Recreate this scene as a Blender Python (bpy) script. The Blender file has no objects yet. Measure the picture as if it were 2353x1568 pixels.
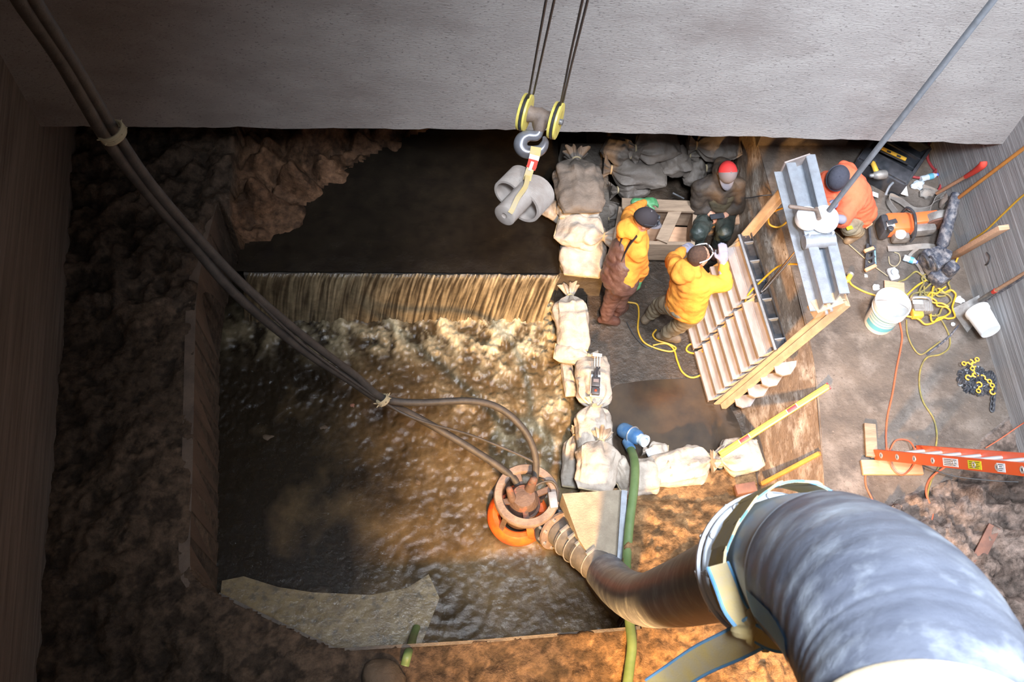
import bpy, bmesh, math, random
import numpy as np
from mathutils import Vector, Matrix, noise, Quaternion
random.seed(7)
PI=math.pi
S=bpy.context.scene
COL=S.collection
# ------------------------------------------------------------ camera
H=8.5; F=2440.0
def _cam():
    n=np.array([1060-1176.5,2020-784,F]); n/=np.linalg.norm(n)
    sl=.012
    c=-(n[0]+n[1]*sl)/(n[2]-n[1]*490/F); b=sl-490/F*c
    X=np.array([1,b,c]); X/=np.linalg.norm(X)
    Z=-n; Y=np.cross(Z,X)
    return np.array([X,Y,Z])
R=_cam()
def ray(u,v):
    d=R@np.array([u-1176.5,v-784,F]); return Vector(d)
CAMP=Vector((0,0,H))
def W(u,v,z):                       # point at height z
    d=ray(u,v); return CAMP+d*((z-H)/d.z)
def D(u,v,dep): return CAMP+ray(u,v)*(dep/F)
cam=bpy.data.cameras.new('camera'); camo=bpy.data.objects.new('camera',cam); COL.objects.link(camo)
M4=Matrix.Identity(4)
for i in range(3):
    M4[i][0]=R[i,0]; M4[i][1]=-R[i,1]; M4[i][2]=-R[i,2]; M4[i][3]=CAMP[i]
camo.matrix_world=M4
cam.sensor_width=36; cam.lens=36*F/2353; cam.clip_end=100; cam.clip_start=.05
cam.dof.use_dof=True; cam.dof.focus_distance=9.4; cam.dof.aperture_fstop=7
S.camera=camo
# ------------------------------------------------------------ world, lights, exposure
S.view_settings.view_transform='Standard'; S.view_settings.look='None'
S.view_settings.gamma=1; S.view_settings.use_curve_mapping=False
S.view_settings.exposure=0.0
w=bpy.data.worlds.new('world'); S.world=w; w.use_nodes=True
w.node_tree.nodes['Background'].inputs[0].default_value=(.62,.8,1,1)
w.node_tree.nodes['Background'].inputs[1].default_value=.012
def light(name,kind,loc,target,energy,color,size=1.,sizey=None,spot=None,blend=.5,spread=None):
    l=bpy.data.lights.new(name,kind); l.energy=energy; l.color=color
    if kind=='AREA':
        l.size=size
        if sizey: l.shape='RECTANGLE'; l.size_y=sizey
        if spread: l.spread=spread
    else: l.shadow_soft_size=size
    if kind=='SPOT': l.spot_size=spot; l.spot_blend=blend
    o=bpy.data.objects.new(name,l); COL.objects.link(o)
    d=Vector(target)-Vector(loc)
    o.matrix_world=Matrix.Translation(loc)@d.to_track_quat('-Z','Y').to_matrix().to_4x4()
    return o
light('daylight_opening','AREA',(4.9,.9,12.2),(4.45,4.7,1.0),400,(.84,.90,1),3.0,3.0,spread=math.radians(50))
light('hose_fill_light','AREA',(.5,-.3,10.9),(1.5,.9,7),380,(.78,.88,1),1.2,1.2,spread=math.radians(72))  # added area lamp that brightens the near hose
light('work_light','SPOT',(.55,-1.9,3.9),(1.75,2.75,-.6),7500,(1,.57,.21),.2,spot=math.radians(50),blend=.75)
light('basin_fill_light','SPOT',tuple(W(1330,1560,2.6)),tuple(W(960,1180,-1)),75,(1,.62,.28),.35,spot=math.radians(70),blend=.9)  # added spot for warm light and glints on basin water and ledge
light('left_fill_light','POINT',(-1.6,-1.6,6.5),(0,0,0),26,(1,.70,.45),.4)  # added point lamp giving the dim left side a warm tone
# ------------------------------------------------------------ materials
def mat(name,col,rough=.8,col2=None,scale=6.,metal=0.,bump=0.,bscale=30.,ramp=(.35,.65),stretch=(1,1,1),coat=0.,col3=None,s3=2.,spec=.5,speck=None):
    m=bpy.data.materials.new(name); m.use_nodes=True; nt=m.node_tree; N=nt.nodes; L=nt.links
    b=N['Principled BSDF']; b.inputs['Roughness'].default_value=rough; b.inputs['Metallic'].default_value=metal
    b.inputs['Specular IOR Level'].default_value=spec
    if coat: b.inputs['Coat Weight'].default_value=coat; b.inputs['Coat Roughness'].default_value=.15
    tc=N.new('ShaderNodeTexCoord'); mp=N.new('ShaderNodeMapping'); mp.inputs['Scale'].default_value=stretch
    L.new(tc.outputs['Object'],mp.inputs[0])
    c=(*col,1)
    b.inputs['Base Color'].default_value=c
    out=None
    def layer(prev,colB,sc,rp,det=6):
        n=N.new('ShaderNodeTexNoise'); n.inputs['Scale'].default_value=sc; n.inputs['Detail'].default_value=det; n.inputs['Roughness'].default_value=.62
        L.new(mp.outputs[0],n.inputs[0])
        r=N.new('ShaderNodeMapRange'); r.inputs[1].default_value=rp[0]; r.inputs[2].default_value=rp[1]
        L.new(n.outputs[0],r.inputs[0])
        x=N.new('ShaderNodeMix'); x.data_type='RGBA'
        L.new(r.outputs[0],x.inputs[0])
        if prev is None: x.inputs[6].default_value=c
        else: L.new(prev,x.inputs[6])
        x.inputs[7].default_value=(*colB,1)
        return x.outputs[2]
    if col2: out=layer(None,col2,scale,ramp)
    if col3: out=layer(out,col3,s3,(.48,.72))
    if speck:
        out=layer(out,tuple(x*.66 for x in col),speck,(.60,.68),2)
        out=layer(out,tuple(min(1,x*1.45) for x in col),speck*.8,(.66,.72),3)
    if out: L.new(out,b.inputs['Base Color'])
    if bump:
        n=N.new('ShaderNodeTexNoise'); n.inputs['Scale'].default_value=bscale; n.inputs['Detail'].default_value=8; n.inputs['Roughness'].default_value=.65
        L.new(mp.outputs[0],n.inputs[0])
        bp=N.new('ShaderNodeBump'); bp.inputs['Strength'].default_value=1; bp.inputs['Distance'].default_value=bump
        L.new(n.outputs[0],bp.inputs['Height']); L.new(bp.outputs[0],b.inputs['Normal'])
    return m
def attrmat(name,rough,bump,bscale,attr='Col',var=.35,vscale=25,spec=.5,rough2=None):
    m=mat(name,(1,1,1),rough,None,bump=bump,bscale=bscale,spec=spec); nt=m.node_tree; N=nt.nodes; L=nt.links
    b=N['Principled BSDF']; a=N.new('ShaderNodeAttribute'); a.attribute_name=attr
    n=N.new('ShaderNodeTexNoise'); n.inputs['Scale'].default_value=vscale; n.inputs['Detail'].default_value=8; n.inputs['Roughness'].default_value=.7
    tc=N['Texture Coordinate'] if 'Texture Coordinate' in N else None
    L.new(tc.outputs['Object'],n.inputs[0])
    r=N.new('ShaderNodeMapRange'); r.inputs[1].default_value=.3; r.inputs[2].default_value=.7; r.inputs[3].default_value=1-var; r.inputs[4].default_value=1+var
    L.new(n.outputs[0],r.inputs[0])
    x=N.new('ShaderNodeMix'); x.data_type='RGBA'; x.blend_type='MULTIPLY'; x.inputs[0].default_value=1
    L.new(a.outputs['Color'],x.inputs[6]); L.new(r.outputs[0],x.inputs[7]); L.new(x.outputs[2],b.inputs['Base Color'])
    if rough2 is not None:
        r2=N.new('ShaderNodeMapRange'); r2.inputs[1].default_value=.4; r2.inputs[2].default_value=.62; r2.inputs[3].default_value=rough; r2.inputs[4].default_value=rough2
        n2=N.new('ShaderNodeTexNoise'); n2.inputs['Scale'].default_value=3; n2.inputs['Detail'].default_value=5
        L.new(tc.outputs['Object'],n2.inputs[0]); L.new(n2.outputs[0],r2.inputs[0]); L.new(r2.outputs[0],b.inputs['Roughness'])
    return m
MT={}
MT['wall']=mat('wall_concrete',(.33,.30,.285),.75,(.42,.39,.37),2.6,speck=60,bump=.006,bscale=55,stretch=(.6,.6,1.2),col3=(.27,.235,.22),s3=1.6,ramp=(.3,.7))
# pits and pebbles in the wall
nt=MT['wall'].node_tree
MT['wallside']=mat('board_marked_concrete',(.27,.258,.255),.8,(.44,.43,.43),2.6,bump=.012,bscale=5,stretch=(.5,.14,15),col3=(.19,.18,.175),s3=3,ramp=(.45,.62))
MT['wallleft']=mat('brown_shaded_board_marked_concrete',(.17,.13,.10),.85,(.22,.175,.14),3.2,bump=.015,bscale=5,stretch=(.3,.22,6),col3=(.10,.075,.055),s3=4,ramp=(.4,.6))  # darker brown than the right wall, putting the dim left into the colour
MT['soil']=attrmat('damp_soil',.75,.022,22,var=.75,vscale=13,spec=.25,rough2=.42)
MT['concrete']=mat('pale_concrete',(.36,.30,.22),.8,(.27,.22,.16),9,bump=.01,bscale=60,col3=(.25,.2,.15),s3=5)
MT['slab']=mat(speck=45,name='muddy_slab_concrete',col=(.135,.103,.080),rough=.6,col2=(.062,.048,.039),scale=2.2,bump=.008,bscale=22,col3=(.20,.165,.14),s3=3.5,ramp=(.35,.65))
MT['ramp']=mat('stained_face_concrete',(.22,.15,.10),.6,(.13,.09,.065),5,speck=30,bump=.012,bscale=30,col3=(.48,.40,.33),s3=8,ramp=(.35,.65),stretch=(1,.45,1))
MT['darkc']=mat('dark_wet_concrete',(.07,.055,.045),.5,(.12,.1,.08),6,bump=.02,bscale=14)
MT['pit']=mat('muddy_pit_floor',(.068,.044,.028),.38,(.036,.026,.018),3.5,speck=24,bump=.012,bscale=24,col3=(.11,.078,.055),s3=9)
MT['bag']=mat('white_sand_sack',(.47,.40,.33),.6,(.36,.30,.245),7,bump=.012,bscale=16,col3=(.24,.19,.15),s3=3.5,ramp=(.45,.75))
MT['bagdark']=mat('muddy_sand_sack',(.11,.09,.075),.6,(.17,.14,.115),6,bump=.012,bscale=14,col3=(.08,.065,.055),s3=3)
MT['twine']=mat('brown_twine',(.42,.33,.2),.9)
MT['steel']=mat('galvanized_steel',(.31,.335,.375),.5,(.24,.255,.28),14,metal=.35,bump=.002,bscale=80)
MT['steelw']=mat('weathered_plate_steel',(.42,.36,.34),.55,(.28,.23,.21),9,metal=.15,bump=.003,bscale=40,stretch=(1,.3,1))
MT['tan']=mat('tan_painted_angle_iron',(.52,.37,.24),.55,(.40,.28,.18),8,metal=.0,bump=.003,bscale=30)
MT['darkst']=mat('dark_steel',(.06,.065,.075),.35,(.12,.12,.13),12,metal=.6)
MT['chrome']=mat('bright_stem_steel',(.6,.6,.6),.2,metal=1.)
MT['white']=mat('white_paint',(.80,.81,.84),.4,(.68,.70,.73),6)
MT['whiteb']=mat('white_bucket_plastic',(.82,.82,.82),.35,(.70,.72,.72),5)
MT['blue']=mat('pale_blue_print',(.13,.42,.55),.5)
MT['bluepump']=mat('blue_pump_paint',(.05,.14,.30),.35,(.12,.22,.34),14)
MT['black']=mat('black_rubber',(.025,.025,.03),.5,(.05,.048,.047),10)
MT['cable']=mat('dusty_black_cable',(.032,.028,.026),.6,(.065,.054,.046),9,bump=.003,bscale=60)
MT['hose']=mat('scuffed_black_hose_rubber',(.085,.092,.12),.42,(.18,.19,.23),3,bump=.004,bscale=18,stretch=(1,1,1),col3=(.34,.36,.40),s3=5.5,ramp=(.35,.75))
MT['flange']=mat('white_flange_paint',(.85,.87,.92),.4,(.72,.78,.86),3,bump=.002,bscale=20)
MT['flangeb']=mat('blue_grey_stub_pipe',(.45,.55,.66),.4,(.62,.68,.74),2.5,bump=.003,bscale=12)
MT['canvas']=mat('tan_canvas_wrap',(.58,.46,.31),.9,(.45,.35,.24),40,bump=.003,bscale=160)
MT['strap']=mat('yellow_lifting_strap',(.62,.43,.14),.8,(.50,.40,.26),6,bump=.002,bscale=150)
MT['strapb']=mat('blue_strap_edge',(.10,.30,.55),.8,(.2,.38,.55),10)
MT['green']=mat('green_flat_hose',(.09,.15,.05),.5,(.15,.21,.08),5)
MT['glove']=mat('green_rubber_glove',(.05,.22,.08),.5,(.12,.30,.14),14)
MT['orange']=mat('orange_pump_paint',(.85,.14,.02),.45,(.55,.08,.02),8,bump=.003)
MT['ringst']=mat('muddy_ring_steel',(.26,.19,.15),.6,(.14,.10,.08),9,bump=.006)
MT['pumpb']=mat('muddy_pump_casting',(.11,.07,.055),.6,(.30,.10,.06),8,bump=.01,ramp=(.55,.7))
MT['yellowc']=mat('yellow_cord_jacket',(.62,.34,.03),.5)
MT['yellowg']=mat('muddy_yellow_cord_jacket',(.28,.22,.05),.6,(.17,.14,.06),20)
MT['redc']=mat('red_orange_cord_jacket',(.55,.11,.05),.5)
MT['redh']=mat('dark_red_hose_rubber',(.30,.035,.04),.5)
MT['ladder']=mat('orange_fiberglass',(.85,.10,.02),.4)
MT['alu']=mat('aluminium',(.75,.76,.78),.35,metal=.8)
MT['level']=mat('yellow_level_paint',(.85,.50,.06),.4,(.72,.42,.06),12)
MT['wood']=mat('sawn_lumber',(.62,.36,.22),.75,(.50,.28,.16),8,stretch=(1,6,6),bump=.002)
MT['woodg']=mat('weathered_lumber',(.34,.24,.16),.8,(.22,.15,.10),8,bump=.004,stretch=(.5,3,3))
MT['woodo']=mat('orange_stained_handle',(.60,.25,.05),.5,(.45,.18,.05),9)
MT['plast']=mat('black_tool_plastic',(.035,.037,.042),.4,(.07,.07,.08),12)
MT['mudplast']=mat('mud_caked_tool_plastic',(.05,.055,.075),.5,(.26,.24,.24),18,bump=.008,ramp=(.45,.65))
MT['toolor']=mat('orange_tool_plastic',(.78,.17,.05),.4,(.5,.16,.08),9,ramp=(.5,.75))
MT['coupl']=mat('dark_coupling_rubber',(.10,.092,.085),.55,(.17,.15,.13),9,bump=.003)
MT['grey']=mat('grey_cast_metal',(.30,.285,.27),.5,(.17,.155,.145),14,metal=.3)
MT['webb']=mat('grey_webbing',(.30,.27,.24),.9,(.2,.17,.15),10)
MT['hoody']=mat('yellow_orange_hoodie_fleece',(.92,.36,.045),.9,(.86,.28,.035),6,bump=.01,bscale=14)
MT['hoodo']=mat('faded_orange_hoodie_fleece',(.85,.17,.08),.9,(.78,.14,.06),6,bump=.01,bscale=14)
MT['orangev']=mat('orange_sleeve_cloth',(.85,.25,.05),.85,(.75,.2,.05),9,bump=.006,bscale=20)
MT['brownw']=mat('brown_rubber_waders',(.09,.042,.035),.45,(.14,.075,.06),7,bump=.012,bscale=12)
MT['khaki']=mat('muddy_khaki_trousers',(.32,.26,.17),.85,(.20,.155,.10),7,bump=.012,bscale=14)
MT['darkj']=mat('dark_brown_jacket',(.035,.026,.022),.7,(.075,.05,.03),5,bump=.012,bscale=12)
MT['olive']=mat('olive_bib_cloth',(.06,.05,.03),.7,(.10,.075,.04),5,bump=.01,bscale=12)
MT['greenp']=mat('dark_green_waders',(.03,.042,.038),.4,(.055,.06,.05),6,bump=.01,bscale=12)
MT['boot']=mat('muddy_boot',(.26,.19,.12),.6,(.14,.1,.07),9,bump=.008,bscale=20)
MT['bootb']=mat('brown_boot_rubber',(.07,.03,.022),.3,(.12,.06,.045),9)
MT['skin']=mat('skin',(.62,.32,.21),.55,(.55,.26,.17),9)
MT['hair']=mat('dark_short_hair',(.06,.03,.02),.9,(.1,.05,.03),60,bump=.004,bscale=120)
MT['cap']=mat('dark_cap_cloth',(.035,.027,.03),.85)
MT['capgrey']=mat('grey_cap_cloth',(.17,.15,.16),.85)
MT['capred']=mat('red_cap_cloth',(.6,.03,.03),.8)
MT['beanie']=mat('charcoal_beanie_knit',(.045,.047,.065),.95,(.06,.06,.08),60,bump=.003,bscale=120)
MT['hookst']=mat('forged_hook_steel',(.30,.31,.35),.3,(.16,.14,.14),5,metal=.45)
MT['hooky']=mat('pale_yellow_sheave_paint',(.82,.66,.15),.4,(.55,.38,.08),14,ramp=(.55,.75))
MT['coil']=mat('dusty_white_ribbed_pipe',(.46,.40,.36),.6,(.36,.29,.25),8,bump=.002)
MT['rope']=mat('wire_rope',(.07,.07,.08),.5,metal=.3)
MT['redst']=mat('red_sling_cloth',(.6,.05,.03),.8)
MT['brass']=mat('brass_yellow_hook',(.80,.40,.05),.4)
MT['paper']=mat('crumpled_white_paper',(.78,.77,.78),.8)
MT['jersey']=mat('grey_work_glove',(.28,.24,.25),.9,(.2,.22,.35),14)
MT['glass']=mat('clear_bottle_plastic',(.62,.70,.78),.1,(.5,.56,.62),20)
MT['cap_blue']=mat('blue_bottle_cap',(.08,.15,.6),.4)
MT['rust']=mat('rusty_plate',(.20,.09,.06),.8,(.12,.06,.045),10)
MT['ink']=mat('black_print',(.02,.02,.025),.7)
MT['redled']=mat('red_button',(.8,.05,.02),.4)
MT['eye']=mat('eye',(.03,.02,.02),.3)
MT['label_y']=mat('yellow_label',(.85,.72,.02),.5)
MT['label_w']=mat('white_label',(.85,.83,.83),.5)
MT['mesh']=MT['darkst']
# ------------------------------------------------------------ mesh builder
def frame(d,up=(0,0,1)):
    d=Vector(d).normalized(); u=Vector(up)
    if abs(d.dot(u))>.97: u=Vector((0,1,0)) if abs(d.y)<.9 else Vector((1,0,0))
    s=d.cross(u).normalized(); t=s.cross(d).normalized()
    return d,s,t
class MB:
    def __init__(s): s.v=[];s.f=[];s.m=[];s.mi=0
    def add(s,vs,fs):
        o=len(s.v); s.v+= [tuple(x) for x in vs]; s.f+=[tuple(i+o for i in f) for f in fs]; s.m+=[s.mi]*len(fs); return s
    def box(s,c,d,up,l,w,h,bev=.0):       # l along d, w sideways, h along t
        d,a,t=frame(d,up); c=Vector(c); P=[]
        if bev<=0:
            for x in(-1,1):
                for y in(-1,1):
                    for z in(-1,1): P.append(c+d*(x*l/2)+a*(y*w/2)+t*(z*h/2))
            return s.add(P,[(0,1,3,2),(4,6,7,5),(0,4,5,1),(2,3,7,6),(0,2,6,4),(1,5,7,3)])
        b=min(bev,l*.45,w*.45,h*.45)
        bm=bmesh.new(); bmesh.ops.create_cube(bm,size=1)
        for v in bm.verts: v.co=Vector((v.co.x*l,v.co.y*w,v.co.z*h))
        bmesh.ops.bevel(bm,geom=bm.edges[:],offset=b,segments=2,affect='EDGES',profile=.5)
        bm.verts.ensure_lookup_table()
        vs=[c+d*v.co.x+a*v.co.y+t*v.co.z for v in bm.verts]; fs=[[v.index for v in f.verts] for f in bm.faces]
        bm.free(); return s.add(vs,fs)
    def bar(s,p,q,w,h,up=(0,0,1),bev=0):
        p=Vector(p);q=Vector(q); return s.box((p+q)/2,q-p,up,(q-p).length,w,h,bev)
    def ring(s,pts,rad,seg=12,cap=True,flat=None,closed=False):  # tube along pts
        pts=[Vector(p) for p in pts]; n=len(pts)
        if not hasattr(rad,'__len__'): rad=[rad]*n
        vs=[];a=None
        for i in range(n):
            if closed: d=pts[(i+1)%n]-pts[i-1]
            else: d=pts[min(i+1,n-1)]-pts[max(i-1,0)]
            if d.length<1e-9: d=Vector((0,0,1))
            d.normalize()
            if a is None: _,a,_t=frame(d)
            a=(a-d*a.dot(d)); a.normalize(); b=d.cross(a)
            for k in range(seg):
                t=2*PI*k/seg; sx=flat if flat else 1
                vs.append(pts[i]+a*(math.cos(t)*rad[i])+b*(math.sin(t)*rad[i]*sx))
        fs=[]
        for i in range(n if closed else n-1):
            j=(i+1)%n
            for k in range(seg):
                fs.append((i*seg+k,i*seg+(k+1)%seg,j*seg+(k+1)%seg,j*seg+k))
        if cap and not closed:
            fs.append(tuple(range(seg))[::-1]); fs.append(tuple((n-1)*seg+k for k in range(seg)))
        return s.add(vs,fs)
    def lathe(s,c,axis,prof,seg=24,up=(0,0,1),a0=0,a1=2*PI):   # prof [(r,h)]
        d,a,b=frame(axis,up); c=Vector(c); full=abs(a1-a0-2*PI)<1e-6; ns=seg if full else seg+1
        vs=[c+d*h+a*(math.cos(a0+(a1-a0)*k/seg)*r)+b*(math.sin(a0+(a1-a0)*k/seg)*r) for r,h in prof for k in range(ns)]
        fs=[]
        for i in range(len(prof)-1):
            for k in range(seg):
                k2=(k+1)%ns
                fs.append((i*ns+k,i*ns+k2,(i+1)*ns+k2,(i+1)*ns+k))
        return s.add(vs,fs)
    def cyl(s,p,q,r,seg=16,r2=None):
        p=Vector(p);q=Vector(q); r2=r if r2 is None else r2
        return s.ring([p,q],[r,r2],seg)
    def torus(s,c,axis,Rr,r,seg=32,ms=10,a0=0,a1=2*PI,up=(0,0,1)):
        d,a,b=frame(axis,up); c=Vector(c); full=abs(a1-a0-2*PI)<1e-6
        pts=[c+a*math.cos(t)*Rr+b*math.sin(t)*Rr for t in [a0+(a1-a0)*k/seg for k in range(seg if full else seg+1)]]
        return s.ring(pts,r,ms,closed=full)
    def ball(s,c,r,sc=(1,1,1),rot=None,seg=16,rings=10):
        c=Vector(c); vs=[];fs=[]
        for i in range(rings+1):
            th=PI*i/rings
            for k in range(seg):
                ph=2*PI*k/seg
                p=Vector((math.sin(th)*math.cos(ph)*r*sc[0],math.sin(th)*math.sin(ph)*r*sc[1],math.cos(th)*r*sc[2]))
                if rot: p=rot@p
                vs.append(c+p)
        for i in range(rings):
            for k in range(seg): fs.append((i*seg+k,(i+1)*seg+k,(i+1)*seg+(k+1)%seg,i*seg+(k+1)%seg))
        return s.add(vs,fs)
    def cap2(s,p,q,r,r2,seg=12):          # capsule
        p=Vector(p);q=Vector(q);d=(q-p); L=d.length or 1e-6; d/=L; pts=[];rr=[]
        for i in range(5):
            t=PI/2*(i/4.); pts.append(p-d*r*math.cos(t)); rr.append(max(r*math.sin(t),.0005))
        for i in range(5):
            t=PI/2*(i/4.); pts.append(q+d*r2*math.sin(t)); rr.append(max(r2*math.cos(t),.0005))
        return s.ring(pts,rr,seg)
    def prism(s,poly,z0,z1):              # poly: list of Vector xy ; vertical walls
        n=len(poly); vs=[(p[0],p[1],z0) for p in poly]+[(p[0],p[1],z1) for p in poly]
        ar=sum(poly[i][0]*poly[(i+1)%n][1]-poly[(i+1)%n][0]*poly[i][1] for i in range(n))
        fs=[tuple(range(n))[::-1],tuple(range(n,2*n))]+[(i,(i+1)%n,n+(i+1)%n,n+i) for i in range(n)]
        if ar<0: fs=[f[::-1] for f in fs]
        return s.add(vs,fs)
    def build(s,name,m,parent=None,smooth=True,kind=None,label=None,bevel=0,angle=40):
        me=bpy.data.meshes.new(name); me.from_pydata(s.v,[],s.f); 
        ms=m if isinstance(m,(list,tuple)) else [m]
        for x in ms: me.materials.append(MT[x] if isinstance(x,str) else x)
        if len(ms)>1: me.polygons.foreach_set('material_index',s.m)
        me.validate(); me.update()
        bm=bmesh.new(); bm.from_mesh(me); bmesh.ops.recalc_face_normals(bm,faces=bm.faces)
        if smooth:
            for f in bm.faces: f.smooth=True
            ca=math.radians(angle)
            for e in bm.edges:
                if len(e.link_faces)==2 and e.calc_face_angle(0)>ca: e.smooth=False
        bm.to_mesh(me); bm.free()
        o=bpy.data.objects.new(name,me); COL.objects.link(o)
        if parent: attach(o,parent)
        if kind: o['kind']=kind
        if label: o['label']=label
        return o
def attach(o,parent):
    o.parent=parent; r=parent
    M=Matrix.Translation(r['_loc']) if '_loc' in r else Matrix.Identity(4)
    o.matrix_parent_inverse=M.inverted()
def thing(name,label,cat,loc,group=None):
    o=bpy.data.objects.new(name,None); COL.objects.link(o); o.location=loc; o.empty_display_size=.1
    o['_loc']=list(loc); o['label']=label; o['category']=cat
    if group: o['group']=group
    return o
def tag(o,label,cat,group=None,kind=None):
    if kind!='structure': o['label']=label; o['category']=cat
    else: o['label']=label
    if group: o['group']=group
    if kind: o['kind']=kind
    return o
def cr(pts,n=8,closed=False):             # catmull-rom
    P=[Vector(p) for p in pts]; out=[]; N_=len(P)
    rng=range(N_ if closed else N_-1)
    for i in rng:
        p1=P[i];p2=P[(i+1)%N_]; p0=P[i-1] if (i>0 or closed) else p1; p3=P[(i+2)%N_] if (i+2<N_ or closed) else p2
        for k in range(n):
            t=k/n; out.append(.5*((2*p1)+(p2-p0)*t+(2*p0-5*p1+4*p2-p3)*t*t+(3*p1-p0-3*p2+p3)*t**3))
    if not closed: out.append(P[-1])
    return out
def crr(v,n=8): return [x.x for x in cr([Vector((a,0,0)) for a in v],n)]
def fb(x,y,z,o=4): return noise.fractal(Vector((x,y,z)),1.0,2.0,o)
def inpoly(x,y,P):
    c=False;j=len(P)-1
    for i in range(len(P)):
        if (P[i][1]>y)!=(P[j][1]>y) and x<(P[j][0]-P[i][0])*(y-P[i][1])/(P[j][1]-P[i][1])+P[i][0]: c=not c
        j=i
    return c
def segdist(x,y,a,b):
    ax,ay=a[0],a[1];bx,by=b[0]-ax,b[1]-ay; t=max(0,min(1,((x-ax)*bx+(y-ay)*by)/(bx*bx+by*by+1e-12)))
    return math.hypot(x-ax-bx*t,y-ay-by*t)
def edgedist(x,y,P,closed=True): return min(segdist(x,y,P[i],P[(i+1)%len(P)]) for i in range(len(P) if closed else len(P)-1))
# ------------------------------------------------------------ shaft walls
CL=W(170,428,0); CR=W(2180,499,0)                 # back corners on the floor
RB=W(2350,1060,0); LB=W(90,1568,0)
dR=(RB-CR).normalized(); dL=(LB-CL).normalized()
dB=(CR-CL).normalized(); nB=Vector((-dB.y,dB.x,0))  # pointing away
def onplane(u,v,p0,n): 
    d=ray(u,v); return CAMP+d*((p0-CAMP).dot(n)/d.dot(n))
zbl=onplane(95,293,CL,nB).z; zbr=onplane(2303,332,CL,nB).z; zbm=onplane(1170,298,CL,nB).z
ZT=9.6
def wallgrid(p,q,zb,zt,nrm,name,m,thick=1.2,label='',jag=0):
    n=120; mb=MB(); vs=[]
    zs=[None]+[0.02,.3]+list(np.linspace(.6,zt,10))
    for i in range(n+1):
        t=i/n; a=p.lerp(q,t); b=zb(t)
        if jag: b+=jag*(fb(a.x*3,a.y*3,3)*.5+max(0,fb(a.x*9,a.y,5))*.7)
        vs+=[(a.x,a.y,b),(a.x,a.y,zt),(a.x+nrm.x*thick,a.y+nrm.y*thick,zt),(a.x+nrm.x*thick,a.y+nrm.y*thick,b)]
    fs=[]
    for i in range(n):
        o=i*4
        for k in range(4): fs.append((o+k,o+(k+1)%4,o+4+(k+1)%4,o+4+k))
    fs+=[(0,1,2,3),(n*4,n*4+1,n*4+2,n*4+3)]
    mb.add(vs,fs); o=mb.build(name,m,smooth=False,kind='structure',label=label); return o
def zback(t):
    return zbl+(zbm-zbl)*t*2 if t<.5 else zbm+(zbr-zbm)*(t-.5)*2
wallgrid(CL-dB*.3,CR+dB*.3,zback,ZT,nB,'wall_back','wall',1.4,'tall grey concrete head wall, bright at right and dark brown at left, undercut at its foot',jag=.03)
nR=Vector((-dR.y,dR.x,0)); nR=nR if nR.x>0 else -nR
nL=Vector((-dL.y,dL.x,0)); nL=nL if nL.x<0 else -nL
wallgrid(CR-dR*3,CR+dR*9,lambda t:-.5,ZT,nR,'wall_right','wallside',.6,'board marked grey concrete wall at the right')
wallgrid(CL-dL*3,CL+dL*9,lambda t:-.5,ZT,nL,'wall_left','wallleft',.6,'concrete wall at the left, coloured dark brown for its shade')
a=CL+dL*9; b=CR+dR*9
wallgrid(Vector((a.x,-2.8,0)),Vector((b.x,-2.8,0)),lambda t:-.5,ZT-1.2,Vector((0,-1,0)),'wall_front','wall',.6,'concrete wall behind the viewpoint')
# cover deck over the left part of the shaft (above the frame)
mb=MB(); mb.box((-3.1,1.8,ZT+.25),(1,0,0),(0,0,1),6.4,12,.4); mb.build('ceiling','darkc',smooth=False,kind='structure',label='deck slab covering the left of the shaft')
# far end under the undercut
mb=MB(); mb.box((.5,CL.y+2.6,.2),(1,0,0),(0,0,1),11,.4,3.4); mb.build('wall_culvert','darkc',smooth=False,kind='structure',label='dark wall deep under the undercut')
# ------------------------------------------------------------ ground heightfield
Wxy=lambda pts,z:[W(u,v,z) for u,v in pts]
lip=Wxy([(500,470),(468,590),(452,700),(447,900),(443,1100),(438,1300),(462,1342),(505,1363),(640,1428),(775,1491),(1100,1472),(1400,1446),(1470,1440)],0)
BAS=lip+Wxy([(1440,1385),(1395,1330),(1330,1240),(1300,1150)],-.35)+Wxy([(1345,1120),(1345,900),(1330,640)],-1.0)+Wxy([(1290,560)],-.35)+Wxy([(560,560)],-.35)
UPS=Wxy([(560,640),(600,575),(660,545),(720,505),(770,455),(830,400),(900,365),(980,325),(1060,300)],-.35)
UPS+= [Vector((UPS[-1].x+.2,8.2,0)),Vector((W(1395,330,-.35).x+.9,8.2,0))]+Wxy([(1400,330),(1390,640)],-.35)
PIT=Wxy([(1350,320),(1350,640),(1340,1100),(1500,1110),(1735,1075),(1700,935),(1662,600),(1655,320)],-.8)
PIT[0]=Vector((PIT[0].x,7.4,0)); PIT.append(Vector((PIT[-1].x-.05,7.6,0))) 
RU=Wxy([(1740,325),(1800,540),(1870,830),(1895,1130),(1905,1290)],0)
RL=Wxy([(1662,325),(1662,600),(1700,935),(1738,1140),(1765,1290)],-.8)
RU=[Vector((RU[0].x,7.6,0))]+RU; RL=[Vector((RL[0].x,7.6,-.8))]+RL
SLABP=RU+[W(2060,1150,0),W(2200,1100,0),W(2260,1010,0),W(2400,900,0),Vector((5.6,7.6,0))]
RAMPP=RU+RL[::-1]
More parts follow.
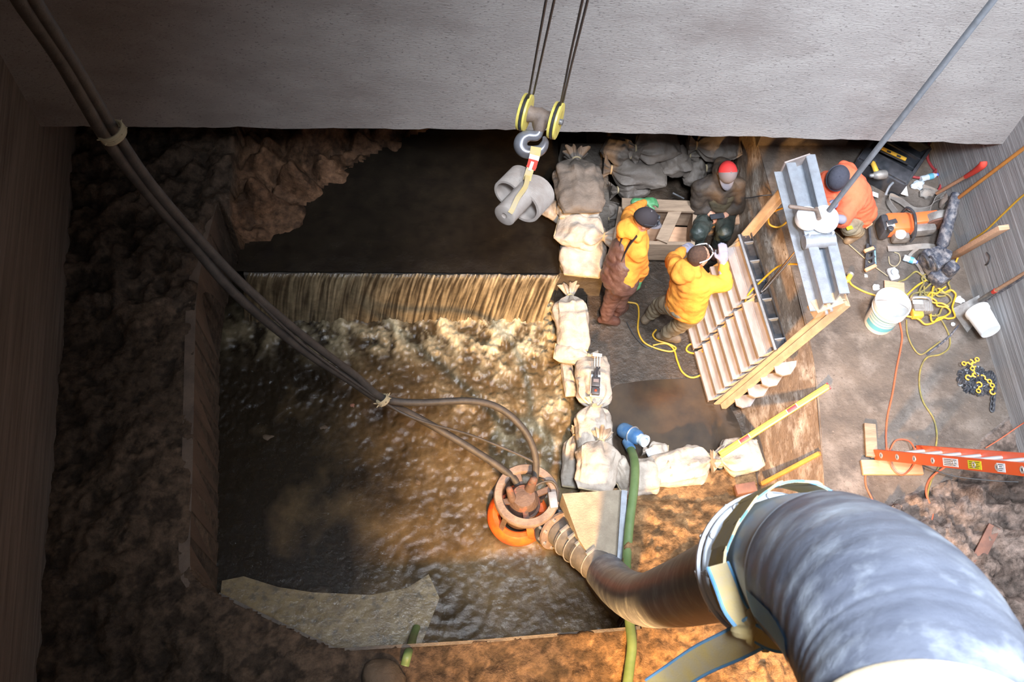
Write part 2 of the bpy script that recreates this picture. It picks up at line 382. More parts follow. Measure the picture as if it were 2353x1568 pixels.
def gh(x,y):
    """height and colour of the bare ground"""
    n1=fb(x*1.3,y*1.3,1.7); n2=fb(x*5,y*5,4.2,6); n3=fb(x*16,y*16,8.1,4)
    c=Vector((.070,.045,.029))
    if inpoly(x,y,BAS): return -1.45,c*.5
    if inpoly(x,y,PIT) or inpoly(x,y,GAP): return -.95,c*.7
    if inpoly(x,y,UPS): return -1.0,c*.3
    if inpoly(x,y,RAMPP) : return -.95,c
    if inpoly(x,y,SLABP):
        e=edgedist(x,y,SLABP[5:10],False)
        return (-.06 if e>.12 else -.06+.07*(1-e/.12))+0,Vector((.16,.13,.115))
    h=.02+.09*n1+.06*n2+.025*n3
    ed=edgedist(x,y,lip,False)
    h*=min(1,.25+ed*1.6)
    # colours : dark brown at the left, orange lamp light put into the brown at the front right, grey clods at the far right
    if x>.75 and y<4:
        c=c.lerp(Vector((.20,.112,.050)),min(1,max(0,(x-.75+.5*n1)/.6))); h+= .05*abs(n2)
        if x>3.0: c=Vector((.15,.11,.09)); h+=.12*n2-.02
        yc=SOY; q=min(1,max(0,(yc-y)/1.0)); low=-.66*(1-q)
        if x>2.75: low*=max(0,1-(x-2.75)/.3)
        if inpoly(x,y,PALEG): low=-.75
        if y>SOY: h*=.2
        h+=low
    elif y>4.6:                       # rocky ridge under the head wall
        c=Vector((.125,.066,.036)); r_=abs(fb(x*1.7,y*2.0,9,4)); r2=abs(fb(x*1.1+y*.8,y*2,2))
        h=-.32+.55*r_+.35*r2+.04*n2
        if x<-2.2: h=.05+.12*n2; c=Vector((.075,.050,.034))
        du=edgedist(x,y,UPS[:9],False); h=h*min(1,.2+du*2.2)-.36*(1-min(1,du*2.2))
    else: h+=.0
    if n1>.15: c=c*1.35
    if n2<-.18: c=c*.5
    if x<0 and y<2.2 : c=c*.85
    return h,c
GAP=Wxy([(1262,330),(1440,330),(1430,1115),(1290,1115)],-.6); GAP[0].y=8; GAP[1].y=8
SOY=W(1500,1150,-.6).y; PALEG=Wxy([(1280,1100),(1445,1100),(1442,1180),(1424,1300),(1450,1400),(1392,1345),(1330,1250)],-.35)
NX,NY=470,430; x0,x1,y0,y1=-4.3,5.6,-1.6,8.0
vs=[];cs=[]
for j in range(NY+1):
    y=y0+(y1-y0)*j/NY
    for i in range(NX+1):
        x=x0+(x1-x0)*i/NX
        h,c=gh(x,y); vs.append((x,y,h)); cs+=[c.x,c.y,c.z,1]
fs=[(j*(NX+1)+i,j*(NX+1)+i+1,(j+1)*(NX+1)+i+1,(j+1)*(NX+1)+i) for j in range(NY) for i in range(NX)]
me=bpy.data.meshes.new('floor'); me.from_pydata(vs,[],fs); me.materials.append(MT['soil'])
ca=me.color_attributes.new('Col','FLOAT_COLOR','POINT'); ca.data.foreach_set('color',cs)
me.polygons.foreach_set('use_smooth',[True]*len(fs))
flo=bpy.data.objects.new('floor',me); COL.objects.link(flo); tag(flo,'rough damp brown soil banks around the excavation','','', 'structure')
# concrete lining of the basin (inner faces) with a thin crisp lip
def liner(pts,name,m,th=.07,z0=-1.4,z1=.015,label=''):
    mb=MB(); n=len(pts); vs=[];fs=[]
    for i in range(n):
        d=(pts[min(i+1,n-1)]-pts[max(i-1,0)]); d.z=0; d.normalize(); nn=Vector((-d.y,d.x,0))
        for (o,z) in ((0,z0),(0,z1),(th,z1),(th,z0)): p=pts[i]-nn*o; vs.append((p.x,p.y,z))
    for i in range(n-1):
        for k in range(4): fs.append((i*4+k,i*4+(k+1)%4,i*4+4+(k+1)%4,i*4+4+k))
    fs+=[(0,1,2,3),(n*4-4,n*4-3,n*4-2,n*4-1)]
    mb.add(vs,fs); return mb.build(name,m,smooth=False,kind='structure',label=label)
MT['liner']=mat('mud_streaked_casing',(.15,.10,.07),.6,(.08,.055,.04),4,bump=.012,bscale=18,stretch=(1,1,.3))
liner(cr(lip[:7],4),'trim_1','liner',.09,label='brown upright side of the water basin at the left')
liner(lip[7:],'trim_2','darkc',.025,label='straight front edge of the water basin, darkened for its shadow')  # darker colour than the left liner stands for shadow along this edge
# slab, face, pit floor, concrete pieces
mb=MB(); mb.prism(SLABP,-.2,0.0); mb.build('floor_slab','slab',smooth=False,kind='structure',label='muddy concrete slab where the tools lie')
mb=MB(); n=len(RU)
RUf=cr(RU,6); RLf=cr([Vector((p.x,p.y,-.8)) for p in RL],6)
vs=[];fs=[]
K=14
for i in range(len(RUf)):
    for k in range(K+1):
        t=k/K; p=RLf[i].lerp(RUf[i],t); p.z=-.85+.855*(t**.8); s_=fb(p.x*6,p.y*6,2)*.012*math.sin(PI*t); vs.append((p.x+s_,p.y,p.z))
for i in range(len(RUf)-1):
    for k in range(K): fs.append((i*(K+1)+k,i*(K+1)+k+1,(i+1)*(K+1)+k+1,(i+1)*(K+1)+k))
mb.add(vs,fs); mb.build('floor_slope','ramp',kind='structure',label='stained sloping concrete face between pit and slab')
mb=MB(); mb.prism([Vector((p.x,p.y,0)) for p in PIT],-1.0,-.8); mb.build('floor_pit','pit',smooth=False,kind='structure',label='muddy floor of the work pit')
PALE=Wxy([(1292,1135),(1440,1125),(1436,1180),(1421,1300),(1440,1392),(1392,1335),(1330,1240)],-.35)
mb=MB(); mb.prism(PALE,-1.4,-.35); mb.build('trim_3','concrete',smooth=False,kind='structure',label='pale concrete sill beside the pump, below the corner sandbags')
mb=MB(); mb.bar(W(1434,1130,-.33),W(1417,1395,-.33),.05,.06); mb.build('trim_4','steel',smooth=False,kind='structure',label='grey steel edge along the pale concrete sill')
# pier under the upper sandbags, weir wall
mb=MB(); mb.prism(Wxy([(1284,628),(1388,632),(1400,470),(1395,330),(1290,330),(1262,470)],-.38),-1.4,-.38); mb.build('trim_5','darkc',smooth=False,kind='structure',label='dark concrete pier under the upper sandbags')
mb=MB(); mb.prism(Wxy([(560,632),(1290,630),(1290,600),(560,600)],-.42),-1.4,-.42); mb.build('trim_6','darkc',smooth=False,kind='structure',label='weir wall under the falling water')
# low footing wall under the head wall behind the crouching worker
p=W(1745,372,0); q=W(1985,372,0)
mb=MB(); mb.bar((p.x,p.y+.35,.45),(q.x-.15,q.y+.35,.45),.3,.95); mb.build('wall_footing','slab',smooth=False,kind='structure',label='grey footing wall under the head wall')
# pale wet ledge at the front-left of the basin
LED=Wxy([(510,1335),(560,1325),(640,1350),(720,1362),(850,1368),(935,1352),(985,1320),(1010,1375),(985,1440),(960,1500),(775,1505),(640,1445),(505,1380)],-.985)
mb=MB(); mb.prism(LED,-1.3,-.985); MT['ledge']=mat('wet_pale_concrete',(.22,.165,.085),.2,(.13,.095,.05),5,bump=.01,bscale=12,col3=(.07,.06,.045),s3=14,spec=.7)
mb.build('trim_7','ledge',smooth=False,kind='structure',label='pale wet concrete ledge at the front corner of the basin')
# ------------------------------------------------------------ water
WZ=-1.0
def watermesh(name,poly,z,step,hfun,m,attr=True):
    xs=[p.x for p in poly];ys=[p.y for p in poly]; nx=int((max(xs)-min(xs))/step)+1; ny=int((max(ys)-min(ys))/step)+1
    idx={};vs=[];cs=[];fs=[]
    def V(i,j):
        if (i,j) not in idx:
            x=min(xs)+i*step;y=min(ys)+j*step; h,c=hfun(x,y); idx[(i,j)]=len(vs); vs.append((x,y,z+h)); cs.extend([c[0],c[1],c[2],1])
        return idx[(i,j)]
    for j in range(ny):
        for i in range(nx):
            if inpoly(min(xs)+(i+.5)*step,min(ys)+(j+.5)*step,poly): fs.append((V(i,j),V(i+1,j),V(i+1,j+1),V(i,j+1)))
    me=bpy.data.meshes.new(name); me.from_pydata(vs,[],fs); me.materials.append(MT[m])
    ca=me.color_attributes.new('Col','FLOAT_COLOR','POINT'); ca.data.foreach_set('color',cs)
    me.polygons.foreach_set('use_smooth',[True]*len(fs))
    o=bpy.data.objects.new(name,me); COL.objects.link(o); return o
MT['water']=attrmat('muddy_water',.16,.007,20,var=.30,vscale=12,spec=.38)
MT['waterd']=mat('dark_upstream_water',(.012,.009,.007),.1,(.02,.015,.01),6,bump=.006,bscale=14,spec=.5)
pf=W(900,735,-1.0).y          # foot of the fall
lowp=[Vector((p.x,p.y,0)) for p in BAS]
pump0=W(1200,1185,-1.0)
calm=W(690,1180,-1)
def wh(x,y):
    d=pf-y                     # distance downstream of the fall
    n=fb(x*2.2,y*2.2,0,5); n2=fb(x*7,y*5,3,6); n3=fb(x*24,y*20,7,3)
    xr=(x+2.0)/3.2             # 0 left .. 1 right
    foam=max(0,1-abs(d-.12)/.45)*(.55+.6*xr)
    foam+=max(0,(xr-.45))*1.1*max(0,1-max(0,d-.2)/2.6)*(.55+.9*n2)
    nf=fb(x*5+n*1.5,y*4+n3*.3,11,6); foam*= max(0,.62+1.2*n2+1.5*nf)
    foam=min(1,max(0,foam*(.35+.75*min(1,xr*1.3))))  # foam also fades leftward, imitating the weaker light
    dist=math.hypot(x-calm.x,(y-calm.y)*1.0)
    rough=.25+1.2*min(1,max(0,1-d/2.6)); rough*=min(1,max(.04,(dist-.35)/.9))
    h=rough*(.022*n2+.015*n3+.012*n)*(.5+.9*max(0,min(1,xr)))
    if foam>0: h+=foam*(.02+.02*n2+.018*n3)
    # arcs of ripples round a point by the ledge
    cx,cy=W(1010,1330,-1).xy; rr=math.hypot(x-cx,y-cy)
    if rr<1.3: h+=.004*math.sin(rr*46+n*5)*max(0,1-rr/1.3)*min(1,max(0,(dist-.5)*2))
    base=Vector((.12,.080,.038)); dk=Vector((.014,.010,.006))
    t=min(1,max(0,xr*1.25-.18+n*.5)); c=dk.lerp(base,t)  # water colour darkened toward the left to stand for dimmer light
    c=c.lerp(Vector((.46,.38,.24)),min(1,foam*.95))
    return h,c
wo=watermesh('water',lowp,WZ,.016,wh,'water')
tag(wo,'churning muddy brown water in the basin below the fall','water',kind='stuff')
ups=[Vector((p.x,p.y,0)) for p in UPS]
cy_=W(900,626,-.33).y
def uh(x,y): return .012*fb(x*5,y*4,1,5)+.004*fb(x*20,y*20,2),(.01,.008,.006)
wu=watermesh('upstream_water',[Vector((W(560,628,-.33).x-.1,cy_,0))]+[Vector((q_.x-.16,q_.y+.06,0)) for q_ in ups[1:-2]]+[Vector((W(1300,400,-.33).x,ups[-3].y,0)),Vector((W(1284,628,-.33).x,cy_,0))],-.33,.04,uh,'waterd')
tag(wu,'black still water above the weir, under the head wall','water',kind='stuff')
# falling sheet made of many strands
vs=[];fs=[];cs=[]
xa=W(572,628,-.33).x; xb=W(1288,628,-.33).x; n=520; K=16
for i in range(n+1):
    t=i/n; x=xa+(xb-xa)*t
    for k in range(K+1):
        q=k/K; z=-.33-.70*q**1.6; s1=fb(x*9+q*.5,q*.8,1,3); s2=fb(x*38,q*1.3,5,3); y=cy_-.02-.16*q**.7 -.022*(s1+.6*s2)*q - .015*fb(x*9,z*4,2)
        xx=x-.16*q+.03*s1*q
        vs.append((xx,y,z+.012*s2*(1-q)))
        l=max(0,min(1,.28+.9*(s2+.35*s1)+.18*(q-.4))); l*= (.22+.78*min(1,max(0,t*1.4)))  # strand colour dimmed toward the left as painted shade
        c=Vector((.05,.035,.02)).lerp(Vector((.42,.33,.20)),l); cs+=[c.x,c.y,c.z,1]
for i in range(n):
    for k in range(K): a=i*(K+1)+k; fs.append((a,a+1,a+K+2,a+K+1))
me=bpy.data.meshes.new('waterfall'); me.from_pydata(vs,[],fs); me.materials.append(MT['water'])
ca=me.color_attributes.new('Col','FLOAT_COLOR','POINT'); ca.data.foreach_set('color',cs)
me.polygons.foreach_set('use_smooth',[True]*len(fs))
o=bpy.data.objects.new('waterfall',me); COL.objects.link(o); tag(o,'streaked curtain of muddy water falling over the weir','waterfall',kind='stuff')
# puddle in the pit
MT['puddle']=mat('shallow_muddy_puddle',(.075,.048,.028),.08,(.035,.026,.02),2.5,bump=.0015,bscale=7,spec=.6)
mb=MB(); P=cr([W(u,v,-.8) for u,v in [(1405,900),(1450,880),(1560,872),(1640,880),(1672,930),(1700,985),(1700,1060),(1560,1090),(1420,1090),(1400,1000)]],5,True)
mb.prism(P,-.81,-.788); o=mb.build('puddle','puddle',smooth=False); tag(o,'shallow brown puddle over the south end of the pit floor','puddle',kind='stuff')
# ------------------------------------------------------------ sandbags
def sandbag(label,butt,neck,width,height,z,m='bag',seed=0,neckl=.16,twist=1,group='sandbags of the cofferdam',tuft=True,tilt=0,zz=None):
    A=W(butt[0],butt[1],z); B=W(neck[0],neck[1],z if zz is None else zz); A=A-(B-A)*.08; ax=(B-A); L=ax.length; d=ax.normalized()
    _,s,t=frame(d); c0=(A+B)/2
    if tilt: s,t=(s*math.cos(tilt)+t*math.sin(tilt)),(t*math.cos(tilt)-s*math.sin(tilt))
    NU,NV=44,44; vs=[];fs=[]
    un=1-neckl/L if tuft else 1.0
    for i in range(NU+1):
        u=i/NU
        if tuft and u>un:              # tuft beyond the tie
            q=(u-un)/(1-un); wv=.16+.30*q**.8 if q>.06 else .16; hv=.30+.55*q; e=1.0; wr=.45*q+.1
        else:
            q=u/un
            wv=min(1,(.80+.2*min(1,q/.18)))*(1-max(0,(q-.72)/.28)**2.2*(.86 if tuft else .12))
            hv=min(1,.14+.86*min(1,q/.42)**.7)*(1-max(0,(q-.70)/.30)**2*(.72 if tuft else .80))
            wr=.05+.34*max(0,(q-.35)/.65)**1.6 if tuft else .05
        for k in range(NV):
            th=2*PI*k/NV; ct,st=math.cos(th),math.sin(th); ex=.88
            px=math.copysign(abs(ct)**ex,ct)*width/2*wv; pz=math.copysign(abs(st)**ex,st)*height/2*hv
            rr=1+wr*(math.sin(th*9+seed)*.5+fb(ct*2+seed,st*2,u*1.5,3)*1.1)
            nn=fb(u*L*4+seed*3.1,ct*width*5,st+seed,4)*.17*(.4+wv)
            px*=rr*(1+nn*.6); pz*=rr*(1+nn*1.2)
            if pz<0: pz*=.75
            sag=-.02*math.sin(PI*u)
            fold=.010*math.sin(u*L*38+3*math.sin(th+seed)+seed)*max(0,fb(u*4,th*.6,seed))*3.2
            vs.append(A+d*(u*L+ (.015*fb(th,u*3,seed) if u<.1 else 0))+s*px+t*(pz+fold+sag))
    for i in range(NU):
        for k in range(NV): fs.append((i*NV+k,i*NV+(k+1)%NV,(i+1)*NV+(k+1)%NV,(i+1)*NV+k))
    fs.append(tuple(range(NV))[::-1]); fs.append(tuple(NU*NV+k for k in range(NV)))
    T=thing('sandbag',label,'sandbag',tuple(A),group)
    mb=MB(); mb.add(vs,fs); mb.build('sack',m,T,angle=70)
    mb=MB(); mb.bar(A+s*(-width*.38)+t*.004,A+s*(width*.38)+t*.004,.012,.02); mb.build('seam','twine' if m=='bag' else m,T)
    if tuft:
        c=A+d*(un*L); mb=MB()
        for r_ in (0,1): mb.add(*_torus(c+d*.006*r_,d,width*.10,height*.19,.006,s,t))
        mb.build('tie_string','twine',T)
    return T
def _torus(c,d,rx,ry,r,s,t,n=20,m=6):
    vs=[];fs=[]
    for i in range(n):
        a=2*PI*i/n; p=c+s*math.cos(a)*rx+t*math.sin(a)*ry; o=(s*math.cos(a)+t*math.sin(a)).normalized()
        for k in range(m):
            b=2*PI*k/m; vs.append(p+o*math.cos(b)*r+d*math.sin(b)*r)
    for i in range(n):
        for k in range(m): fs.append((i*m+k,((i+1)%n)*m+k,((i+1)%n)*m+(k+1)%m,i*m+(k+1)%m))
    return vs,fs
sandbag('pale sandbag with sewn butt end overhanging the dark pier beside the fall',(1337,626),(1345,520),.44,.30,-.18,seed=1,tuft=False)
sandbag('pale grey sandbag with creased mouth tied to the right, second up from the fall',(1290,520),(1408,548),.36,.26,-.02,seed=2,neckl=.09)
sandbag('pale sandbag with a sewn edge, under the muddy one at the top of the column',(1325,500),(1340,410),.42,.24,.03,seed=3,tuft=False)
sandbag('crumpled silvery sandbag lobe sticking out left over the black water',(1318,500),(1248,470),.24,.2,-.12,seed=4,tuft=False)
sandbag('mud-darkened sandbag tied at its top end, highest of the pale column',(1335,478),(1322,350),.45,.30,.14,'bagdark',seed=5,neckl=.10)
sandbag('pale sandbag tied at its top, first below the dark pier',(1320,795),(1308,660),.33,.26,-.62,seed=6,neckl=.11)
sandbag('grey muddy sandbag with its mouth beside the white bracket',(1282,808),(1372,822),.20,.22,-.66,seed=7,neckl=.09)
sandbag('narrow grey sandbag edge hanging toward the churning water',(1300,828),(1312,912),.12,.16,-.84,seed=8,tuft=False)
sandbag('long cream sandbag under the black meter',(1362,830),(1368,945),.33,.26,-.64,seed=9,neckl=.03)
sandbag('cream sandbag with a grey square stain, south of the black meter',(1366,1050),(1364,922),.33,.26,-.62,seed=10,neckl=.05)
sandbag('splayed old sandbag low against the water, left of the corner bag',(1310,1110),(1322,985),.18,.2,-.86,seed=11,neckl=.08)
sandbag('brightly lit corner sandbag with a flared tied mouth at its top',(1366,1118),(1382,995),.37,.30,-.50,seed=12,neckl=.09)
sandbag('smooth bright sandbag left of the green hose in the south row',(1415,1100),(1452,1085),.34,.30,-.62,seed=13,tuft=False)
sandbag('wrinkled cream sandbag right of the green hose',(1452,1098),(1535,1085),.33,.28,-.62,seed=14,neckl=.08)
sandbag('broad cream sandbag with its puckered mouth toward the yellow level',(1512,1082),(1660,1052),.34,.30,-.60,seed=15,neckl=.12)
sandbag('pale sandbag under the end of the yellow level, last of the south row',(1738,1042),(1635,1062),.34,.28,-.56,seed=16,neckl=.09)
sandbag('small blue-grey sandbag knot beside the blue pump',(1530,1040),(1475,1035),.18,.18,-.70,seed=17,neckl=.06)
for i,(b_,n_,w_,h_,z_,lb) in enumerate([((1520,400),(1385,388),.36,.30,-.25,'large dark sandbag lying right of the muddy column top'),
  ((1480,425),(1400,440),.26,.24,-.38,'dark sandbag with a frayed mouth behind the wooden crate'),
  ((1395,335),(1470,365),.26,.26,-.10,'dark sandbag with a round knotted neck near the hook shadow'),
  ((1550,330),(1440,345),.34,.28,-.05,'dark brown sandbag at the head wall foot, centre of the pile'),
  ((1520,375),(1600,350),.34,.28,-.2,'blue-grey sandbag in the dark left of the red cap'),
  ((1570,395),(1640,385),.32,.28,-.38,'wet dark sandbag just left of the seated worker'),
  ((1690,330),(1580,335),.32,.28,-.05,'dark sandbag at the head wall foot above the red cap'),
  ((1405,470),(1390,520),.2,.2,-.5,'short dark sandbag end wedged left of the wooden crate'),
  ((1425,545),(1380,500),.2,.2,-.62,'dark sandbag with round coiled mouth beside the pale column')]):
    sandbag(lb,b_,n_,w_,h_,z_,'bagdark',seed=20+i,neckl=.09,group='dark sandbags piled under the head wall')
# ------------------------------------------------------------ cords and hoses
def cord(name,label,cat,pts,r,m,z=0,n=8,group=None,seg=8):
    P=[W(p[0],p[1],p[2] if len(p)>2 else z) for p in pts]; mb=MB(); mb.ring(cr(P,n),r,seg)
    o=mb.build(name,m); tag(o,label,cat,group); return o
def RW(u,v,off=.02):
    p=onplane(u,v,CR,nR); return p-nR*off
ZP=-.785
cord('extension_lead','yellow extension cord snaking over the muddy pit floor between the two yellow hoodies','cord',[(1425,692),(1445,695),(1464,700),(1468,722),(1466,758),(1478,785),(1505,800),(1540,808),(1553,800),(1535,790),(1510,782),(1500,770),(1508,758)],.009,'yellowc',ZP)
cord('extension_lead','yellow extension cord curving round the pit floor toward the gate foot','cord',[(1500,794),(1530,790),(1548,803),(1556,828),(1568,855),(1590,868),(1615,858),(1635,830)],.009,'yellowc',ZP)
cord('extension_lead','yellow extension cord draped down over the gate ribs','cord',[(1836,607,.75),(1790,612,.55),(1745,650,.2),(1718,680,.05),(1703,718,-.15),(1670,742,-.3),(1652,775,-.45),(1640,797,-.6),(1600,812,ZP),(1578,806,ZP),(1585,792,ZP),(1615,787,ZP),(1636,797,ZP)],.009,'yellowc')
cord('extension_lead','small yellow cord loop beside the gate head frame','cord',[(1835,470,.6),(1800,478,.35),(1770,492,.12),(1768,515,.1),(1790,522,.1),(1812,506,.2),(1820,490,.4)],.009,'yellowc')
cord('extension_lead','orange-yellow cord from the brass plug to the white bucket','cord',[(1880,612,.02),(1920,625,.02),(1947,640),(1958,655),(1985,670),(2020,682)],.009,'yellowc',.012)
P=[RW(2400,420),RW(2353,452),RW(2310,492),RW(2270,530),RW(2235,555)]+[W(2205,585,.06),W(2188,615,.03),W(2150,634,.02),W(2110,655,.02),W(2080,682,.02)]
mb=MB(); mb.ring(cr(P,8),.009,8); tag(mb.build('extension_lead','yellowc'),'yellow cord running down the right wall into the coil heap','cord')
rnd=random.Random(3)
for k,(c,rx,ry,m_,lb) in enumerate([((2105,660),42,28,'yellowg','muddy yellow cord loop on the left of the heap'),((2150,655),34,24,'yellowg','muddy yellow cord loop at the top right of the heap'),((2140,690),40,30,'yellowg','muddy yellow cord loop at the middle of the heap'),((2165,700),30,38,'yellowc','bright yellow cord loop reaching toward the white knob'),((2130,715),45,26,'yellowc','bright yellow cord loop around the work lamp')]):
    P=[]
    for i in range(22):
        a=2*PI*i/16+k; rr=1+.22*math.sin(i*1.7+k)+rnd.uniform(-.08,.08)
        P.append((c[0]+rx*rr*math.cos(a),c[1]+ry*rr*math.sin(a),.015+.006*k+.01*(i/22)))
    cord('extension_lead',lb,'cord',P,.009,m_,group='heap of yellow cords by the bucket')
cord('extension_lead','long muddy green-yellow cord winding south from the heap past the ladder foot','cord',[(2148,722),(2166,740),(2182,775),(2180,800),(2160,815),(2130,822),(2115,850),(2113,890),(2122,925),(2145,962),(2153,1000),(2150,1040),(2158,1070),(2140,1105),(2132,1140),(2143,1180),(2122,1222)],.008,'yellowg',.012)
cord('extension_lead','thin olive cord curling below the white bucket','cord',[(2083,735),(2085,765),(2096,795),(2115,815),(2140,800),(2160,785)],.007,'yellowg',.012)
cord('extension_lead','red-orange cord running straight south from the white bucket to the ladder foot','cord',[(2066,735),(2073,770),(2070,800),(2060,850),(2051,905),(2040,955),(2036,1000),(2036,1040),(2020,1062),(1992,1085),(1990,1115),(2003,1145),(2018,1180)],.008,'redc',.012)
cord('extension_lead','orange cord looping off the ladder toward the clods','cord',[(2200,1055,.1),(2165,1078,.05),(2138,1100,.02),(2128,1130),(2138,1165),(2142,1190),(2122,1225)],.009,'redc',.02)
cord('extension_lead','orange cord loop over the scrap board at the ladder foot','cord',[(2040,1030,.1),(2050,1075,.07),(2072,1092,.06),(2095,1075,.07),(2105,1045,.1),(2090,1015,.05),(2060,1012,.03),(2045,1035,.02)],.007,'redc')
cord('cable','thin black cable crossing the clods to the right wall','cable',[(2100,1058,.1),(2140,1078,.06),(2200,1096,.08),(2280,1105,.15),(2340,1108,.2)],.006,'black')
P=[RW(2400,945),RW(2353,975)]+[W(2300,1008,.1),W(2265,1030,.08)]
mb=MB(); mb.ring(cr(P,8),.005,8); tag(mb.build('string_line','redc'),'thin orange string coming down the right wall above the ladder','string')
cord('cable','thin black cable on the pit floor behind the yellow cord','cable',[(1440,740),(1460,775),(1490,800),(1520,790),(1570,760),(1600,735),(1612,700)],.005,'black',ZP)
cord('cable','pair of black cables along the pit edge beside the seated worker','cable',[(1690,455,-.3),(1720,455,-.1),(1750,450,.02),(1780,448,.02)],.006,'black')
cord('air_hose','dark red hose looped beside the black toolbox','hose',[(2135,325,.1),(2132,365,.02),(2150,395,.02),(2163,420,.02),(2155,440,.02)],.014,'redh')
cord('air_hose','dark red hose curving from the toolbox to the wall','hose',[(2080,398,.03),(2105,408,.03),(2135,405,.03),(2155,385,.03),(2158,355,.02),(2148,325,.02)],.014,'redh')
cord('string_line','thin brown string stretched across the slab','string',[(1915,530,.02),(1960,570,.02),(2000,605,.02),(2040,635,.02)],.004,'twine')
# pumps' green hose
P=[W(1448,1030,-.62),W(1458,1060,-.42),W(1458,1110,-.32),W(1448,1190,-.28),W(1441,1270,-.26),W(1440,1330,-.15),W(1446,1420,.0),W(1452,1480,.1),W(1447,1530,.12),W(1438,1600,.15)]
mb=MB(); mb.ring(cr(P,10),.040,14,flat=.8); T=tag(mb.build('discharge_hose','green'),'green discharge hose from the blue pump over the sandbags, passing under the big black hose','hose')
P=[W(955,1470,-1.02),W(948,1495,-.6),W(938,1520,-.25),W(932,1550,.02),W(925,1620,.05)]
P=[W(958,1440,-1.0),W(950,1462,-.8),W(946,1478,-.4),W(938,1500,.06),W(930,1530,.06)]
mb=MB(); mb.ring(cr(P,8),.034,12,flat=.6); tag(mb.build('discharge_hose','green'),'short dark green hose end hanging into the water over the front edge','hose')
# heavy power cables
def cable(label,pts,r):
    mb=MB(); mb.ring(cr([D(*p) for p in pts],10),r,14); return tag(mb.build('power_cable','cable'),label,'cable',)
c1=[(20,-60,3.9),(45,0,4.1),(140,140,4.7),(243,318,5.5),(330,432,6.0),(440,560,6.6),(545,680,7.1),(690,800,7.9),(800,872,8.5),(870,918,8.9),(950,955,9.2),(1080,1030,9.3),(1180,1100,9.4),(1195,1150,9.45)]
c2=[(55,-60,3.95),(78,0,4.15),(165,140,4.75),(262,300,5.5),(352,430,6.02),(462,555,6.62),(570,665,7.12),(712,785,7.9),(815,862,8.5),(880,915,8.85),(960,926,9.0),(1080,922,9.1),(1150,940,9.2),(1205,990,9.25),(1230,1050,9.3),(1228,1110,9.35),(1215,1150,9.4)]
cable('thick black power cable, lower of the pair, running straight down to the orange-based pump',c1,.033)
cable('thick black power cable that bows out to the right before reaching the pump',c2,.031)
mb=MB(); mb.ring(cr([D(*p) for p in [(560,-60+720,7.05),(700,795,7.85),(875,920,8.85),(960,965,9.0),(1080,1000,9.2),(1180,1040,9.3),(1232,1065,9.3)]],10),.011,8); tag(mb.build('guide_rope','cable'),'thin dark rope sagging from the lower cable tie to the pump','rope')
for (u,v,dp,lb) in [(258,305,5.46,'frayed tape tie around the cable pair in front of the head wall corner'),(880,920,8.83,'small tie where the cable pair splits above the water')]:
    T=thing('cable_tie',lb,'tie',tuple(D(u,v,dp)),'ties on the power cables'); c=D(u,v,dp); dd=(D(u+60,v+70,dp+.2)-c).normalized()
    mb=MB()
    for k in range(4): mb.torus(c+dd*(k-1.5)*.012,dd,.066 if dp<7 else .05,.008,20,6)
    mb.build('winding','twine',T)
    mb=MB(); _,s_,t_=frame(dd)
    for k in range(9):
        a=k*.7; mb.ring([c+s_*math.cos(a)*.06+t_*math.sin(a)*.06,c+s_*math.cos(a)*.085+t_*math.sin(a)*.08+dd*.02*math.sin(k*3)],[.007,.003],5)
    mb.build('frayed_end','twine',T)
# ------------------------------------------------------------ crane block, hook and load
T=thing('hook_block','crane hook block with two yellow sheaves, hanging on wire ropes','crane block',tuple(D(1240,270,7)))
def bl(u,v,d=7.0): return D(u,v,d)
axd=(bl(1278,277)-bl(1208,258)).normalized()
for (u,v) in ((1206,258),(1277,277)):
    c=bl(u,v); A0=(axd+ (CAMP-c).normalized()*.15).normalized()
    mb=MB(); mb.lathe(c,A0,[(.03,-.028),(.10,-.030),(.122,-.026),(.124,-.014),(.108,-.004),(.108,.004),(.124,.014),(.122,.026),(.10,.030),(.03,.028),(.03,-.028)],36); sh=mb.build('sheave','hooky',T)
    mb=MB(); dn=(bl(u-6,v+40)-c).normalized(); mb.torus(c,A0,.117,.010,20,8,a0=0,a1=2*PI); mb.build('rim_band','black',sh)
    mb=MB(); mb.cyl(c-A0*.05,c+A0*.05,.02); mb.build('axle_nut','hookst',sh)
mb=MB(); mb.cap2(bl(1212,259),bl(1272,276),.03,.03); mb.lathe(bl(1240,268),axd,[(.0,-.085),(.058,-.08),(.05,-.04),(.062,0),(.05,.04),(.052,.08),(0,.085)],24); mb.ring([bl(1242,270),bl(1240,290),bl(1238,305)],[.06,.05,.03],18); mb.build('swivel_body','ringst',T)
hk=[(1240,300),(1232,312),(1214,312),(1200,320),(1196,336),(1206,348),(1224,350),(1243,344),(1252,328),(1250,314)]
mb=MB(); mb.ring(cr([bl(*p) for p in hk],8),crr([.03,.034,.038,.044,.046,.044,.042,.036,.026,.010],8),16); mb.build('hook','hookst',T,label='large polished forged hook')
T=thing('wire_rope','four thin wire ropes rising from the yellow sheaves across the head wall','wire rope',tuple(D(1240,200,7)))
for p in (((1226,216,7),(1275,-6,4.6),(1290,-80,4.2)),((1213,232,7),(1256,-6,4.6),(1270,-80,4.2)),((1293,237,7),(1313,150,5.8),(1352,-6,4.6),(1365,-80,4.2)),((1286,250,7),(1312,120,5.7),(1340,-6,4.6),(1352,-80,4.2))):
    mb=MB(); mb.ring([D(*q) for q in p],.0065,8); mb.build('strand','rope',T)
T=thing('web_sling','short red, white and yellow web sling hanging from the hook','sling',tuple(bl(1225,360)))
